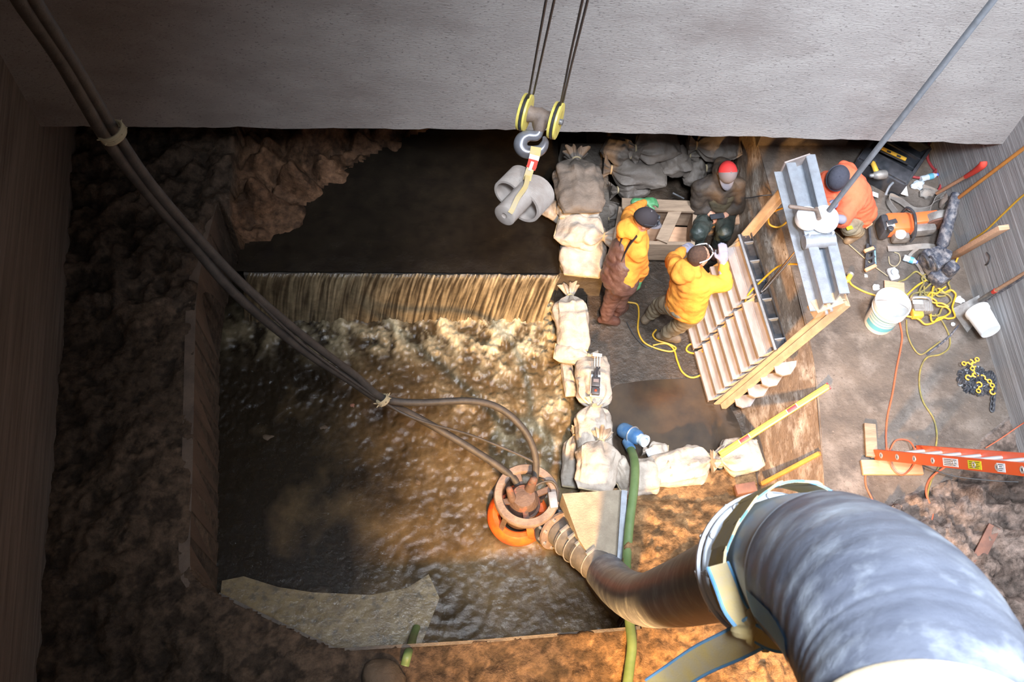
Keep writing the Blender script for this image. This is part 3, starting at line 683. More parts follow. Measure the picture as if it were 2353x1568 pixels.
def ribbon(pts,wd,th,side):
    n=len(pts);vs=[];fs=[]
    for i,p in enumerate(pts):
        d=(pts[min(i+1,n-1)]-pts[max(i-1,0)]).normalized(); s_=side[i] if isinstance(side,list) else side
        s_=(s_-d*s_.dot(d)).normalized(); t=d.cross(s_)
        w_=wd[i] if isinstance(wd,list) else wd
        for a,b in ((-1,-1),(1,-1),(1,1),(-1,1)): vs.append(p+s_*a*w_/2+t*b*th/2)
    for i in range(n-1):
        for k in range(4): fs.append((i*4+k,i*4+(k+1)%4,i*4+4+(k+1)%4,i*4+4+k))
    fs+=[(0,1,2,3),(n*4-4,n*4-3,n*4-2,n*4-1)]
    return vs,fs
sideX=(bl(1240,360)-bl(1220,357)).normalized()
segs=[([(1232,338),(1230,350),(1229,358)],.07,'strap'),([(1229,357),(1226,368)],.066,'label_w'),([(1226,367),(1222,382),(1219,388)],.064,'redst'),([(1224,372),(1217,392)],.02,'paper'),([(1219,387),(1214,402),(1211,415)],.05,'strap')]
for k,(pp,wd,m_) in enumerate(segs):
    mb=MB(); mb.add(*ribbon([bl(u,v,6.93 if k!=3 else 6.92) for u,v in pp],wd,.008,sideX)); mb.build('webbing',m_,T,label={'strap':'yellow webbing','label_w':'white tag','redst':'red webbing','paper':'white stitched band'}[m_])
T=thing('sling_load','ribbed white pipe sections strapped together, swinging from the hook over the dark water','pipe bundle',tuple(bl(1200,450)))
axp=(bl(1168,478,6.93)-bl(1226,418,7.12)).normalized()
def ribbed(c,r,l,wall,ribs,name,m,par,a0=0,a1=2*PI):
    pr=[(r-wall,-l/2),(r-.004,-l/2)]
    for i in range(ribs):
        z=-l/2+l*(i+.2)/ribs; pr+=[(r-.007,z),(r,z+l*.25/ribs),(r,z+l*.5/ribs),(r-.007,z+l*.75/ribs)]
    pr+=[(r-.004,l/2),(r-wall,l/2),(r-wall,-l/2)]
    mb=MB(); mb.lathe(c,axp,pr,40,a0=a0,a1=a1); return mb.build(name,m,par)
ribbed(bl(1220,456,7.0),.125,.20,.022,16,'pipe_section','coil',T)
ribbed(bl(1184,428,7.08),.105,.20,.02,16,'pipe_section','coil',T)
mb=MB(); mb.lathe(bl(1184,470,6.85),axp,[(.0,-.12),(.072,-.12),(.075,-.1),(.075,.13),(.066,.135),(.02,.135),(.018,.12),(0,.12)],28); mb.build('core_pipe','coil',T,label='smooth inner pipe')
mb=MB(); mb.add(*ribbon(cr([bl(1212,405,6.9),bl(1207,430,6.83),bl(1190,455,6.75),bl(1178,480,6.72),bl(1172,490,6.72)],6),.032,.012,(bl(1200,440)-bl(1180,430)).normalized())); mb.build('strap','strap',T)
# ------------------------------------------------------------ submersible pump
T=thing('submersible_pump','large muddy submersible pump with steel ring guard and bright orange base, standing in the water','pump',tuple(W(1195,1185,-1.1)))
rc=W(1210,1140,-.42); bc=W(1190,1185,-.92)
mb=MB(); mb.lathe(rc,(0,0,1),[(.215,-.035),(.285,-.035),(.29,-.02),(.29,.02),(.28,.035),(.22,.035),(.212,.02),(.212,-.02),(.215,-.035)],48,a0=-2.9,a1=3.05); mb.build('guard_ring','ringst',T)
mb=MB(); mb.lathe(bc,(0,0,1),[(.16,-.10),(.24,-.10),(.275,-.06),(.285,0),(.27,.06),(.235,.09),(.19,.085),(.19,.03),(.16,.02),(.16,-.10)],48); mb.build('volute','orange',T)
mid=(rc+bc)/2
mb=MB(); mb.lathe(Vector((mid.x,mid.y,-.95)),(0,0,1),[(0,0),(.15,0),(.155,.05),(.15,.30),(.16,.32),(.16,.36),(.14,.38),(.135,.50),(.10,.56),(.0,.58)],28); mb.build('motor_body','pumpb',T)
for k,a in enumerate((.5,2.2,3.9,5.3)):
    o_=Vector((math.cos(a),math.sin(a),0)); mb=MB(); mb.bar(bc+o_*.22+Vector((0,0,.05)),rc+o_*.24-Vector((0,0,.02)),.045,.018,up=o_); mb.build('guard_strut','ringst',T)
for k,a in enumerate((.3,1.9,3.4,4.7)):
    o_=Vector((math.cos(a),math.sin(a),0)); mb=MB(); mb.bar(Vector((mid.x,mid.y,-.5)),rc+o_*.24,.05,.03); mb.build('crosspiece','pumpb',T)
mb=MB(); c=Vector((mid.x,mid.y,-.36))
mb.cap2(c+Vector((.05,.06,-.05)),c+Vector((.08,.10,.10)),.05,.035); mb.cap2(c+Vector((-.10,-.02,-.05)),c+Vector((-.13,.03,.06)),.04,.03); mb.build('cable_gland','pumpb',T)
mb=MB(); mb.bar(rc+Vector((.22,.02,.03)),rc+Vector((.235,-.13,.03)),.075,.07,bev=.012); mb.build('lifting_lug','steel',T)
mb=MB(); mb.ring(cr([rc+Vector((-.02,.02,.02)),rc+Vector((.12,.10,.05)),rc+Vector((.22,.11,.06)),rc+Vector((.27,.04,.04)),rc+Vector((.26,-.08,.02))],6),.012,8); mb.build('control_wire','cable',T)
f0=W(1236,1210,-.86); f1=W(1290,1225,-.72)
pd=(W(1385,1310,-.42)-W(1262,1205,-.76)).normalized()
mb=MB(); mb.cyl(bc+(pd*.18),W(1262,1208,-.78),.12,24); mb.build('outlet_elbow','orange',T)
for k,(u,v,z) in enumerate(((1268,1210,-.76),(1280,1220,-.73))):
    c=W(u,v,z); mb=MB(); mb.lathe(c,pd,[(.0,-.012),(.19,-.012),(.19,.012),(0,.012)],32); f_=mb.build('flange','ringst' if k else 'darkst',T)
    for j in range(8):
        _,s_,t_=frame(pd); a=2*PI*j/8; o_=s_*math.cos(a)*.165+t_*math.sin(a)*.165; mb=MB(); mb.cyl(c+o_-pd*.03,c+o_+pd*.03,.014,6); mb.build('bolt','alu',f_)
# coupling + big hose
T=thing('coupling','grey banded pipe coupling between pump flange and black hose','coupling',tuple(W(1330,1262,-.6)))
c0=W(1285,1224,-.72); c1_=W(1388,1312,-.42); d_=(c1_-c0)
mb=MB(); L=d_.length
mb.lathe(c0,d_.normalized(),[(.0,0),(.125,0),(.125,L*.15),(.145,L*.17),(.145,L*.3),(.138,L*.32),(.138,L*.5),(.148,L*.52),(.148,L*.6),(.15,L*.62),(.15,L*.95),(.0,L)],32); mb.build('body','coupl',T)
for t_ in (.22,.4,.56,.8):
    mb=MB(); mb.torus(c0+d_*t_,d_,.150,.006,28,6); b_=mb.build('band_clamp','grey',T)
    _,s_,q_=frame(d_.normalized()); mb=MB(); mb.box(c0+d_*t_+q_*.165,s_,q_,.09,.02,.03); mb.build('clamp_bolt','alu',b_)
HP=[(1388,1312,9.15),(1425,1352,8.4),(1480,1378,7.0),(1555,1365,5.6),(1640,1338,4.6),(1720,1314,3.95),(1776,1304,3.6)]
HQ=[(1776,1304,3.6),(1835,1302,3.25),(1900,1322,2.9),(1985,1380,2.55),(2060,1470,2.3),(2110,1580,2.15),(2135,1720,2.0),(2142,1860,1.9),(2144,2020,1.8),(2150,2400,1.75)]
T=thing('suction_hose','huge scuffed black rubber hose rising from the pump coupling toward the viewer','hose',tuple(D(*HP[0])))
def hosetube(P,r,name,m,par,ridges=True):
    pts=cr([D(*p) for p in P],26); n=len(pts); vs=[];seg=64
    mb=MB(); rr=[r*(1+ (.0015*math.sin(i*.9) if ridges else 0)) for i in range(n)]
    mb.ring(pts,rr,seg); return mb.build(name,m,par)
hosetube(HP,.172,'lower_hose','hose',T)
pts=cr([D(*p) for p in HQ],26)
mb=MB(); mb.ring(pts[56:],[.232*(1+.003*math.sin(i*.7)) for i in range(len(pts[56:]))],72); mb.build('upper_hose','hose',T)
axis=(D(*HQ[1])-D(*HQ[0])).normalized(); fc=D(*HQ[0])
mb=MB(); mb.ring(pts[0:62],.220,72,cap=False); mb.build('stub_pipe','flangeb',T,label='blue-white stub pipe')
mb=MB(); mb.lathe(fc-axis*.02,axis,[(.15,-.05),(.165,-.05),(.21,-.03),(.248,-.03),(.256,-.022),(.256,.012),(.248,.02),(.2,.02),(.2,.0)],72); fl=mb.build('flange','flange',T,label='white flange ring')
mb=MB(); mb.lathe(fc+axis*.055,axis,[(.2,-.02),(.242,-.02),(.247,-.012),(.247,.012),(.242,.02),(.2,.02)],72); mb.build('flange','flange',T,label='white flange ring')
_,s_,t_=frame(axis)
for j in range(12):
    a=2*PI*j/12+.2; o_=s_*math.cos(a)*.236+t_*math.sin(a)*.236; mb=MB(); mb.cyl(fc+o_-axis*.10,fc+o_+axis*.10,.011,8); mb.cyl(fc+o_-axis*.075,fc+o_-axis*.055,.022,6); mb.build('flange_bolt','white',T)
mb=MB(); mb.ring(pts[56:58],.2345,72,cap=False); mb.build('hose_clamp','flangeb',T)
# blue lettered band on hose
mb=MB(); i0=int(len(pts)*.30)
d2=(pts[i0+1]-pts[i0]).normalized(); _,sA,tA=frame(d2); cdir=(CAMP-pts[i0]).normalized()
vs=[];fs=[]
for i in range(12):
    p=pts[58+i*4]; dd=(pts[59+i*4]-p).normalized(); cd=(CAMP-p); cd=(cd-dd*cd.dot(dd)).normalized(); sd=dd.cross(cd)
    for k in range(7):
        a=.80+i*.035+(k-3)*.05; vs.append(p+(cd*math.cos(a)+sd*math.sin(a))*.2365)
for i in range(11):
    for k in range(6): fs.append((i*7+k,i*7+k+1,(i+1)*7+k+1,(i+1)*7+k))
mb.add(vs,fs); MT['bluestripe']=mat('blue_stripe_print',(.10,.33,.60),.5,(.18,.42,.62),7)
mb.build('blue_stripe','bluestripe',T)
cb=pts[158:]
mb=MB(); mb.ring(cb,[.240+.004*math.sin(i*.8) for i in range(len(cb))],72); mb.build('canvas_wrap','canvas',T)
# lifting strap round the flange
T=thing('lifting_strap','yellow webbing strap with blue edges knotted round the white flange, its loose end hanging left','strap',tuple(fc))
def wrap(i,a0,a1,drift,r=.262,wd=.075,n=40,name='webbing'):
    out=[];sd=[]
    for k in range(n+1):
        t=k/n; p=pts[int(i+drift*t)]; dd=(pts[int(i+drift*t)+1]-p).normalized(); cd=CAMP-p; cd=(cd-dd*cd.dot(dd)).normalized(); s2=dd.cross(cd)
        a=a0+(a1-a0)*t; o_=cd*math.cos(a)+s2*math.sin(a); out.append(p+o_*(r+.012*math.sin(a*3))); sd.append(dd)
    mb=MB(); mb.add(*ribbon(out,wd,.008,sd)); mb.build('webbing','strap',T)
    for sg in (-1,1):
        mb=MB(); mb.ring([o_+d_*sg*wd/2 for o_,d_ in zip(out,sd)],.0035,6); mb.build('strap_edge','strapb',T,label='blue strap edge')
    return out
wrap(18,-2.9,3.1,14,r=.243,wd=.27,n=60)
kn=D(1732,1450,2.95)
w1=[D(1650,1300,3.15),D(1670,1350,3.05),D(1690,1400,2.98),D(1722,1440,2.93)]
def strapline(P,wd,side,name='webbing'):
    q=cr(P,8); mb=MB(); mb.add(*ribbon(q,wd,.008,side)); mb.build('webbing','strap',T)
    for sg in (-1,1):
        e=[]
        for i,p in enumerate(q):
            d=(q[min(i+1,len(q)-1)]-q[max(i-1,0)]).normalized(); s2=(side-d*side.dot(d)).normalized(); e.append(p+s2*sg*wd/2)
        mb=MB(); mb.ring(e,.006,6); mb.build('strap_edge','strapb',T,label='blue strap edge')
sx=(D(1760,1430,3)-D(1700,1450,3)).normalized()
strapline(w1,.06,sx)
strapline([D(1735,1455,2.9),D(1690,1480,3.05),D(1610,1518,3.3),D(1545,1560,3.5),D(1500,1590,3.6)],.085,(D(1700,1500,3)-D(1670,1440,3.02)).normalized())
strapline([D(1735,1455,2.9),D(1780,1475,2.8),D(1850,1478,2.7)],.05,Vector((0,.6,.8)))
mb=MB()
for k in range(3): mb.torus(kn+Vector((.012*k,0,.012*k)),Vector((math.sin(k*1.3),math.cos(k*1.3),.4)),.045,.02,18,8)
mb.build('knot','strap',T)
# ------------------------------------------------------------ leaning gate
T=thing('sluice_gate','leaning ribbed steel gate with stepped side stringers, between pit and slab','gate',tuple(W(1655,925,-.8)))
Sb=W(1655,925,-.76); St=W(1935,688,.95); Nb=W(1588,690,-.76); Nt=W(1832,398,.95)
gn=((St-Sb).cross(Nb-Sb)).normalized(); gn=gn if gn.z>0 else -gn
along=(Nb-Sb).normalized(); up_=(St-Sb).normalized()
out_=Vector((-gn.x,-gn.y,0)).normalized()
out_=along.cross(Vector((0,0,1))); out_=out_ if out_.x<0 else -out_; out_.normalize()
def Gt(t,q): return (Sb.lerp(St,t)).lerp(Nb.lerp(Nt,t),q)
mb=MB(); a,b,c,d=Gt(0,0),Gt(.50,0),Gt(.50,1),Gt(0,1); k_=gn*.012
mb.add([a,b,c,d,a-k_,b-k_,c-k_,d-k_],[(0,1,2,3),(7,6,5,4),(0,4,5,1),(1,5,6,2),(2,6,7,3),(3,7,4,0)]); mb.build('skin_plate','steelw',T,smooth=False)
NR=7
for bay,(q0,q1) in enumerate(((.02,.485),(.515,.98))):
    for k in range(NR):
        t=.015+.076*k; p=Gt(t,q0); q=Gt(t,q1); z_=Vector((0,0,1))
        mb=MB(); mb.bar(p+out_*.06,q+out_*.06,.135,.012); mb.bar(p+out_*.124-z_*.014,q+out_*.124-z_*.014,.010,.035); mb.bar(p+out_*.045+z_*.008,q+out_*.045+z_*.008,.010,.008); mb.build('rib','steelw',T,smooth=False)
        for q_ in (q0,q1):
            e=Gt(t,q_); mb=MB(); e2=Gt(t+.076,q_)
            vs=[e+out_*.095,e,e2,e+out_*.095+along*.008,e+along*.008,e2+along*.008]; mb.add(vs,[(0,1,2),(5,4,3),(0,3,4,1),(1,4,5,2),(2,5,3,0)]); mb.build('gusset','tan',T,smooth=False)
for q_,t1 in ((0,1.0),(.5,.52),(1,1.0)):
    mb=MB(); p=Gt(-.02,q_); q=Gt(t1,q_)
    mb.bar(p,q,.012,.10,up=out_); mb.bar(p-out_*.045,q-out_*.045,.09,.012,up=out_); mb.build('stringer','tan',T,smooth=False)
mb=MB(); mb.bar(Gt(-.01,-.035)-out_*.03,Gt(1.0,-.035)-out_*.03,.05,.05,up=out_); mb.build('timber_edge','tan',T,smooth=False)
# upper slotted dark rail
for q_ in (.03,):
    mb=MB(); z_=Vector((0,0,1)); p=Gt(.54,.0); q=Gt(.54,1.0)
    mb.bar(p,q,.10,.014,up=(0,0,1)); mb.bar(p-out_*.05+z_*.02,q-out_*.05+z_*.02,.01,.05); mb.bar(p+out_*.05+z_*.02,q+out_*.05+z_*.02,.01,.05); ra=mb.build('top_rail','darkst',T,smooth=False)
    for k in range(6):
        mb=MB(); c=Gt(.54,.08+.168*k)+z_*.02; mb.box(c,along,(0,0,1),.012,.1,.05); mb.build('rail_web','steel',ra,smooth=False)
    mb=MB(); mb.bar(Gt(.545,0)+out_*.065+z_*.02,Gt(.545,1)+out_*.065+z_*.02,.03,.02); mb.build('seal_strip','steel',T,smooth=False)
# scalloped plates on the south stringer
for k in range(4):
    t=.10+.115*k; c=Gt(t,-.05)-out_*.02; mb=MB(); e1=-along; e2=-out_
    prof=[(-.02,0),(.07,.0),(.105,.05),(.10,.13),(.03,.20),(-.02,.22)]
    vs=[c+e1*a_+e2*b_ for a_,b_ in prof]+[c+e1*a_+e2*b_-Vector((0,0,.02)) for a_,b_ in prof]; n=6
    mb.add(vs,[tuple(range(n)),tuple(range(n,2*n))[::-1]]+[(i,(i+1)%n,n+(i+1)%n,n+i) for i in range(n)]); mb.build('bracket_plate','steelw',T,smooth=False)
# head frame
T=thing('gate_head_frame','grey steel channel frame on top of the leaning gate, carrying the white gearbox','steel frame',tuple(W(1870,540,.95)))
hz=1.02
beams=[((1803,385),(1888,706)),((1848,366),(1925,684))]
B3=[]
for (n_,s__) in beams:
    p=W(*n_,hz);q=W(*s__,hz); dd=(q-p).normalized(); _,sd,tt=frame(dd); sd=sd if sd.x>0 else -sd
    mb=MB(); z_=Vector((0,0,1))
    mb.bar(p,q,.012,.13)                       # web
    mb.bar(p+sd*.037+z_*.062,q+sd*.037+z_*.062,.075,.012)
    mb.bar(p-sd*.040-z_*.062,q-sd*.040-z_*.062,.08,.012); mb.bar(p+sd*.075+z_*.045,q+sd*.075+z_*.045,.01,.04)
    mb.build('channel_beam','steel',T,smooth=False); B3.append((p,q,sd,dd))
p0,q0,sd,dd=B3[0];p1,q1,_,_=B3[1]
mb=MB(); mb.bar(p0-sd*.02,p1+sd*.03,.012,.15); mb.build('end_plate','steelw',T,smooth=False)
mb=MB(); mb.bar(q0-sd*.04-dd*.03-Vector((0,0,.10)),q1+sd*.05-dd*.03-Vector((0,0,.10)),.12,.10); e_=mb.build('end_block','tan',T,smooth=False,label='tan end block with two bolts')
for k in (.35,.65):
    c=(q0).lerp(q1,k)+dd*.035-Vector((0,0,.06)); mb=MB(); mb.cyl(c,c+dd*.03,.014,8); mb.build('bolt','alu',e_)
m0=p0.lerp(q0,.52); m1=p1.lerp(q1,.56); mm=(m0+m1)/2
mb=MB(); mb.box(mm+Vector((.02,0,.09)),sd,(0,0,1),.26,.17,.025,.005); pl_=mb.build('mount_plate','steel',T)
for a_ in (-.1,.1):
    for b_ in (-.06,.06):
        c=mm+Vector((.02,0,.10))+sd*a_+dd*b_; mb=MB(); mb.cyl(c,c+Vector((0,0,.04)),.012,6); mb.build('bolt','alu',pl_)
T=thing('gearbox','white two-lobed hoist gearbox with a short crank handle on the gate frame','gearbox',tuple(mm+Vector((0,0,.1))))
g=mm+Vector((.0,.04,.12)); zu=Vector((0,0,1))
gx=sd
mb=MB(); mb.lathe(g+gx*.06+Vector((0,.02,0)),zu,[(0,0),(.115,0),(.12,.03),(.115,.06),(.10,.075),(.10,.10),(.08,.115),(.03,.12),(0,.12)],32); mb.lathe(g-gx*.08+Vector((0,.04,0)),zu,[(0,.0),(.10,.0),(.105,.03),(.10,.07),(.07,.09),(0,.095)],32); mb.box(g-gx*.01+Vector((0,.03,.04)),gx,zu,.17,.17,.07,.02); mb.build('housing','white',T)
mb=MB(); mb.lathe(g+gx*.06+Vector((0,.02,.12)),zu,[(0,0),(.05,0),(.05,.015),(.025,.02),(0,.02)],24); mb.build('cap','white',T)
mb=MB(); mb.cyl(g-gx*.02+Vector((0,.09,.10)),g-gx*.02+Vector((0,-.03,.13)),.02,12); mb.cap2(g-gx*.02+Vector((0,.06,.12)),g-gx*.25+Vector((0,.10,.14)),.012,.018); mb.build('crank_handle','ringst',T)
mb=MB(); mb.lathe(mm+Vector((.02,-.09,.06)),gx,[(0,-.13),(.06,-.13),(.06,.13),(0,.13)],24); mb.build('drive_tube','steel',T)
# long rod
mb=MB(); mb.ring([D(1905,484,8.5),D(2110,222,7.2),D(2300,-22,6.2),D(2400,-150,5.8)],.022,14); o=mb.build('guide_rod','steel'); tag(o,'long grey steel rod rising from the gearbox to the upper right, crossing the head wall','rod')
# stem
T=thing('lifting_screw','bright threaded steel stem slanting from the head frame down to the gate ribs','stem',tuple(W(1740,682,-.0)))
mb=MB(); mb.cyl(W(1742,682,.12),W(1835,572,.95),.018,14); mb.build('shaft','chrome',T)
mb=MB(); mb.box(W(1740,682,.10),along,(0,0,1),.09,.06,.06,.008); mb.build('clevis','darkst',T)
# ------------------------------------------------------------ pit: crate, pump, meter, bracket
T=thing('wooden_crate','open wooden form box with a diagonal brace, between the hooded worker and the seated one','crate',tuple(W(1500,510,-.8)))
ck=[W(1428,468,-.32),W(1598,475,-.32),W(1592,560,-.42),W(1412,556,-.42)]
for i in range(4):
    p,q=ck[i],ck[(i+1)%4]; p=Vector((p.x,p.y,p.z));q=Vector((q.x,q.y,q.z)); mb=MB(); mb.bar(p-Vector((0,0,.15)),q-Vector((0,0,.15)),.04,.30 if i!=0 else .34); mb.build('board','woodg',T,smooth=False)
mb=MB(); mb.bar(ck[0]+Vector((0,-.02,.02)),ck[1]+Vector((0,-.02,.02)),.13,.03); mb.build('board','woodg',T,smooth=False)
mb=MB(); mb.bar(W(1555,478,-.30),W(1520,555,-.40),.12,.03); mb.build('brace','woodg',T,smooth=False)
mb=MB(); mb.prism([c-Vector((0,0,.3)) for c in ck],-.74,-.70); mb.build('bottom_panel','wood',T,smooth=False)
T=thing('small_pump','small blue submersible pump with a pale round outlet, at the edge of the puddle','pump',tuple(W(1450,1005,-.7)))
a=W(1435,990,-.66);b=W(1470,1008,-.55)
mb=MB(); mb.cap2(a,a.lerp(b,.8),.075,.072,20); mb.build('body','bluepump',T)
dd=(b-a).normalized(); mb=MB(); mb.lathe(a.lerp(b,.75),dd,[(0,0),(.055,0),(.058,.02),(.05,.07),(.05,.10),(.058,.10),(.058,.125),(.034,.125),(.034,.09),(0,.09)],24); mb.build('outlet','glass',T,label='pale blue outlet collar')
mb=MB(); mb.torus(a.lerp(b,.55),dd,.078,.007,24,6); mb.build('hose_clamp','alu',T)
mb=MB(); mb.cyl(W(1440,1015,-.66),W(1450,1033,-.6),.045,14); mb.build('hose_port','bluepump',T)
T=thing('gas_meter','black handheld gas meter in a clear tray on the cream sandbag','meter',tuple(W(1368,890,-.5)))
p=W(1369,862,-.49);q=W(1367,912,-.49)
mb=MB(); mb.bar(p,q,.095,.02,bev=.005); mb.build('tray','glass',T)
for k,(t0,t1,m_) in enumerate(((.18,.62,'plast'),(.66,.98,'plast'))):
    mb=MB(); mb.bar(p.lerp(q,t0)+zu*.03,p.lerp(q,t1)+zu*.03,.082,.045,bev=.008); h_=mb.build('housing',m_,T)
mb=MB(); mb.bar(p.lerp(q,.30)+zu*.055,p.lerp(q,.44)+zu*.055,.05,.004); mb.build('screen','capgrey',T)
mb=MB(); mb.ball(p.lerp(q,.82)+zu*.055,.012); mb.build('button','redled',T,label='red button')
for k in range(5):
    mb=MB(); c=p+Vector(((k-2)*.018,.015,.015)); mb.box(c,(1,0,0),(0,0,1),.010,.03,.02); mb.build('terminal','plast',T)
T=thing('wire_bracket','thin white wire bracket sticking out of the sandbag joint','bracket',tuple(W(1372,830,-.5)))
mb=MB(); mb.bar(W(1362,815,-.42),W(1383,817,-.42),.03,.008); mb.build('crossbar','white',T)
for u in (1367,1373,1379): mb=MB(); mb.cyl(W(u,816,-.42),W(u-1,842,-.48),.004,6); mb.build('prong','white',T)
mb=MB(); mb.ring(cr([W(1372,845,-.5),W(1368,858,-.46),W(1365,868,-.45)],5),.012,8); mb.ring(cr([W(1378,845,-.5),W(1374,852,-.46),W(1372,866,-.45)],5),.008,8); tag(mb.build('wire_bundle','plast'),'short black wires entering the top of the gas meter','wires')
# level and timber
T=thing('spirit_level','long yellow spirit level bridging from the last sandbag to the slab edge','level',tuple(W(1655,1050,-.4)))
p=W(1655,1046,-.36);q=W(1903,888,.06); d_=(q-p).normalized()
mb=MB(); mb.bar(p,q,.055,.03,bev=.004); mb.build('rail','level',T)
mb=MB(); mb.bar(p+Vector((0,0,.018)),q+Vector((0,0,.018)),.02,.012); mb.build('top_ridge','level',T)
mb=MB(); mb.bar(q-d_*.004,q+d_*.012,.062,.036,bev=.004); mb.build('end_cap','redh',T,label='dark red end cap')
for t_ in (.22,.66):
    c=p.lerp(q,t_)+Vector((0,0,.026)); mb=MB(); mb.bar(c-d_*.045,c+d_*.045,.034,.012,bev=.005); s2=mb.build('vial_slot','redh',T,label='dark slot'); mb=MB(); mb.bar(c-d_*.055,c-d_*.047,.036,.02); mb.bar(c+d_*.047,c+d_*.055,.036,.02); mb.build('slot_end','label_w',s2)
def WW(u,v,z,off=.06):
    p=W(u,v,z)
    return p if (p-CR).dot(nR)<-off else RW(u,v,off)
def stick(name,label,cat,p,q,w_,h_,m,group=None,bev=.003):
    mb=MB(); mb.bar(p,q,w_,h_,bev=bev); return tag(mb.build(name,m),label,cat,group)
stick('timber_batten','thin orange-lit timber batten lying on the sloping face below the level','timber',W(1752,1112,-.55),W(1884,1042,.0),.035,.04,'woodo')
stick('brick','rust-red brick half sunk in soil beside the last sandbag','brick',W(1690,1128,-.5),W(1735,1120,-.5),.09,.07,'rust')
stick('scrap_board','weathered pale board under the ladder foot','board',W(1980,1075,.03),W(2118,1075,.03),.13,.035,'wood')
stick('scrap_board','short upright pale board at the left of the ladder foot','board',W(1998,975,.03),W(2003,1050,.05),.10,.03,'woodg')
stick('scrap_board','small tan board beside the top of the white bucket','board',W(2032,662,.02),W(2078,668,.02),.16,.02,'wood')
stick('timber_plank','pale red sawn plank leaning from slab to right wall beside the black charger','timber',WW(2198,597,.05,.1),WW(2325,522,.5,.07),.10,.045,'wood')
stick('scrap_board','rusty brown plank among the clods near the right wall','board',W(2285,1210,.12),W(2242,1295,.02),.10,.03,'rust')
stick('steel_plate','flat grey steel plate under the spade blade by the upturned bucket','plate',W(2195,770,.015),W(2270,700,.015),.02,.02,'slab') if False else None
for i in range(7):                       # pale foot stones on front bank and clods
    pass
def stone(u,v,z,r,label,m='concrete',seed=0):
    mb=MB(); mb.ball((0,0,0),r,(1,.8,.55),seg=18,rings=12); c=W(u,v,z)
    mb.v=[tuple(Vector(x)*(1+.28*fb(x[0]/r*1.2+seed,x[1]/r*1.2,x[2]/r,3))+c) for x in mb.v]
    return tag(mb.build('stone',m),label,'stone')
MT['stonebr']=mat('brown_sandstone',(.09,.06,.036),.7,(.06,.04,.025),7,bump=.01)
stone(880,1555,.05,.17,'rounded brown stone at the front bank beside the short green hose end','stonebr',3)
stone(985,1340,-1.02,.035,'tiny pale stone on the wet ledge','concrete',5) if False else None
stone(812,935,-1.01,.04,'small reddish stone breaking the water surface near the cable tie','rust',6)
stone(232,1232,.03,.08,'pale stone half buried in the dark left bank','stonebr',8)
stone(960,1110,-1.02,.05,'brown cobble at the waterline below the cables','stonebr',9)
stone(745,985,-1.02,.05,'dark cobble in the riffle left of the reddish stone','stonebr',11)
stone(620,1010,-1.045,.09,'flat dark cobble at the left side of the basin','stonebr',12)
# ------------------------------------------------------------ tools on the slab
def ring_at(c,ax,r,rr,mb): mb.torus(c,ax,r,rr,20,6)
# buckets
T=thing('bucket','upright white plastic bucket with blue printed label, beside the cord heap','bucket',tuple(W(2020,732,0)))
c=W(2018,742,0.0); r0,r1,hh=.13,.155,.36
mb=MB(); mb.lathe(c,(0.03,.03,1),[(0,0),(r0,0),(r0+.003,.01),(r1-.012,hh*.72),(r1+.004,hh*.74),(r1-.004,hh*.77),(r1+.002,hh*.86),(r1+.008,hh*.87),(r1+.008,hh),(r1-.004,hh),(r0-.006,.012),(0,.012)],44); bk=mb.build('body','whiteb',T)
for (z0,z1,m_) in ((.06,.125,'blue'),(.20,.208,'blue'),(.155,.165,'blue'),(.235,.245,'blue')):
    mb=MB(); mb.lathe(c,(0.03,.03,1),[(r0+.003+(r1-.012-r0)*z/(hh*.72)*1.0+.0012,z) for z in (z0,z1)],20,a0=-1.2-PI*.35,a1=-1.2+PI*.35); mb.build('label_print',m_,T)
mb=MB(); mb.lathe(c,(0.03,.03,1),[(0,.014),(r0-.004,.014)],24); mb.build('inner_bottom','concrete',T)
mb=MB(); mb.torus(c+Vector((.0,0,hh*.80)),(.35,1,.25),r1+.012,.004,30,6,a0=PI*.1,a1=PI*.9); mb.build('bail_handle','alu',T)
T=thing('bucket','white plastic bucket lying tipped against the right wall behind the spade','bucket',tuple(W(2275,750,0)))
c=WW(2292,735,.10,.13); ax=Vector((.25,-1,.15)); 
mb=MB(); mb.lathe(c-ax.normalized()*.0,ax,[(0,.13),(.088,.13),(.092,.12),(.104,-.08),(.112,-.09),(.112,-.12),(.105,-.12),(.084,.11),(0,.11)],36); mb.build('body','whiteb',T)
# cut-off saw
T=thing('cutoff_saw','orange and grey gas cut-off saw lying beside the toolbox','saw',tuple(W(2090,520,0)))
def tb(u,v,z,l,w_,h_,m_,nm,du=(1,0),bev=.02,par=None):
    c=W(u,v,z); e=W(u+du[0]*10,v+du[1]*10,z)-c; mb=MB(); mb.box(c,e,(0,0,1),l,w_,h_,bev); return mb.build(nm,m_,par or T)
tb(2062,517,.13,.28,.20,.18,'toolor','engine_cover',(1,-.03),.045)
tb(2030,522,.12,.09,.19,.19,'plast','air_filter_cover',(1,-.03),.03)
tb(2050,510,.235,.10,.05,.015,'plast','top_handle_base',(1,-.25),.006)
tb(2047,516,.225,.075,.045,.01,'label_w','badge',(1,0),.002)
tb(2068,545,.09,.16,.10,.12,'grey','starter_case',(1,-.02),.03)
tb(2128,500,.16,.26,.12,.06,'toolor','belt_guard',(1,-.12),.02)
tb(2120,528,.10,.24,.10,.12,'grey','arm_casting',(1,-.10),.03)
mb=MB(); mb.lathe(W(2155,515,.12),(-.1,1,.1),[(0,-.012),(.12,-.012),(.125,0),(.12,.012),(0,.012)],36); mb.build('blade','rust',T)
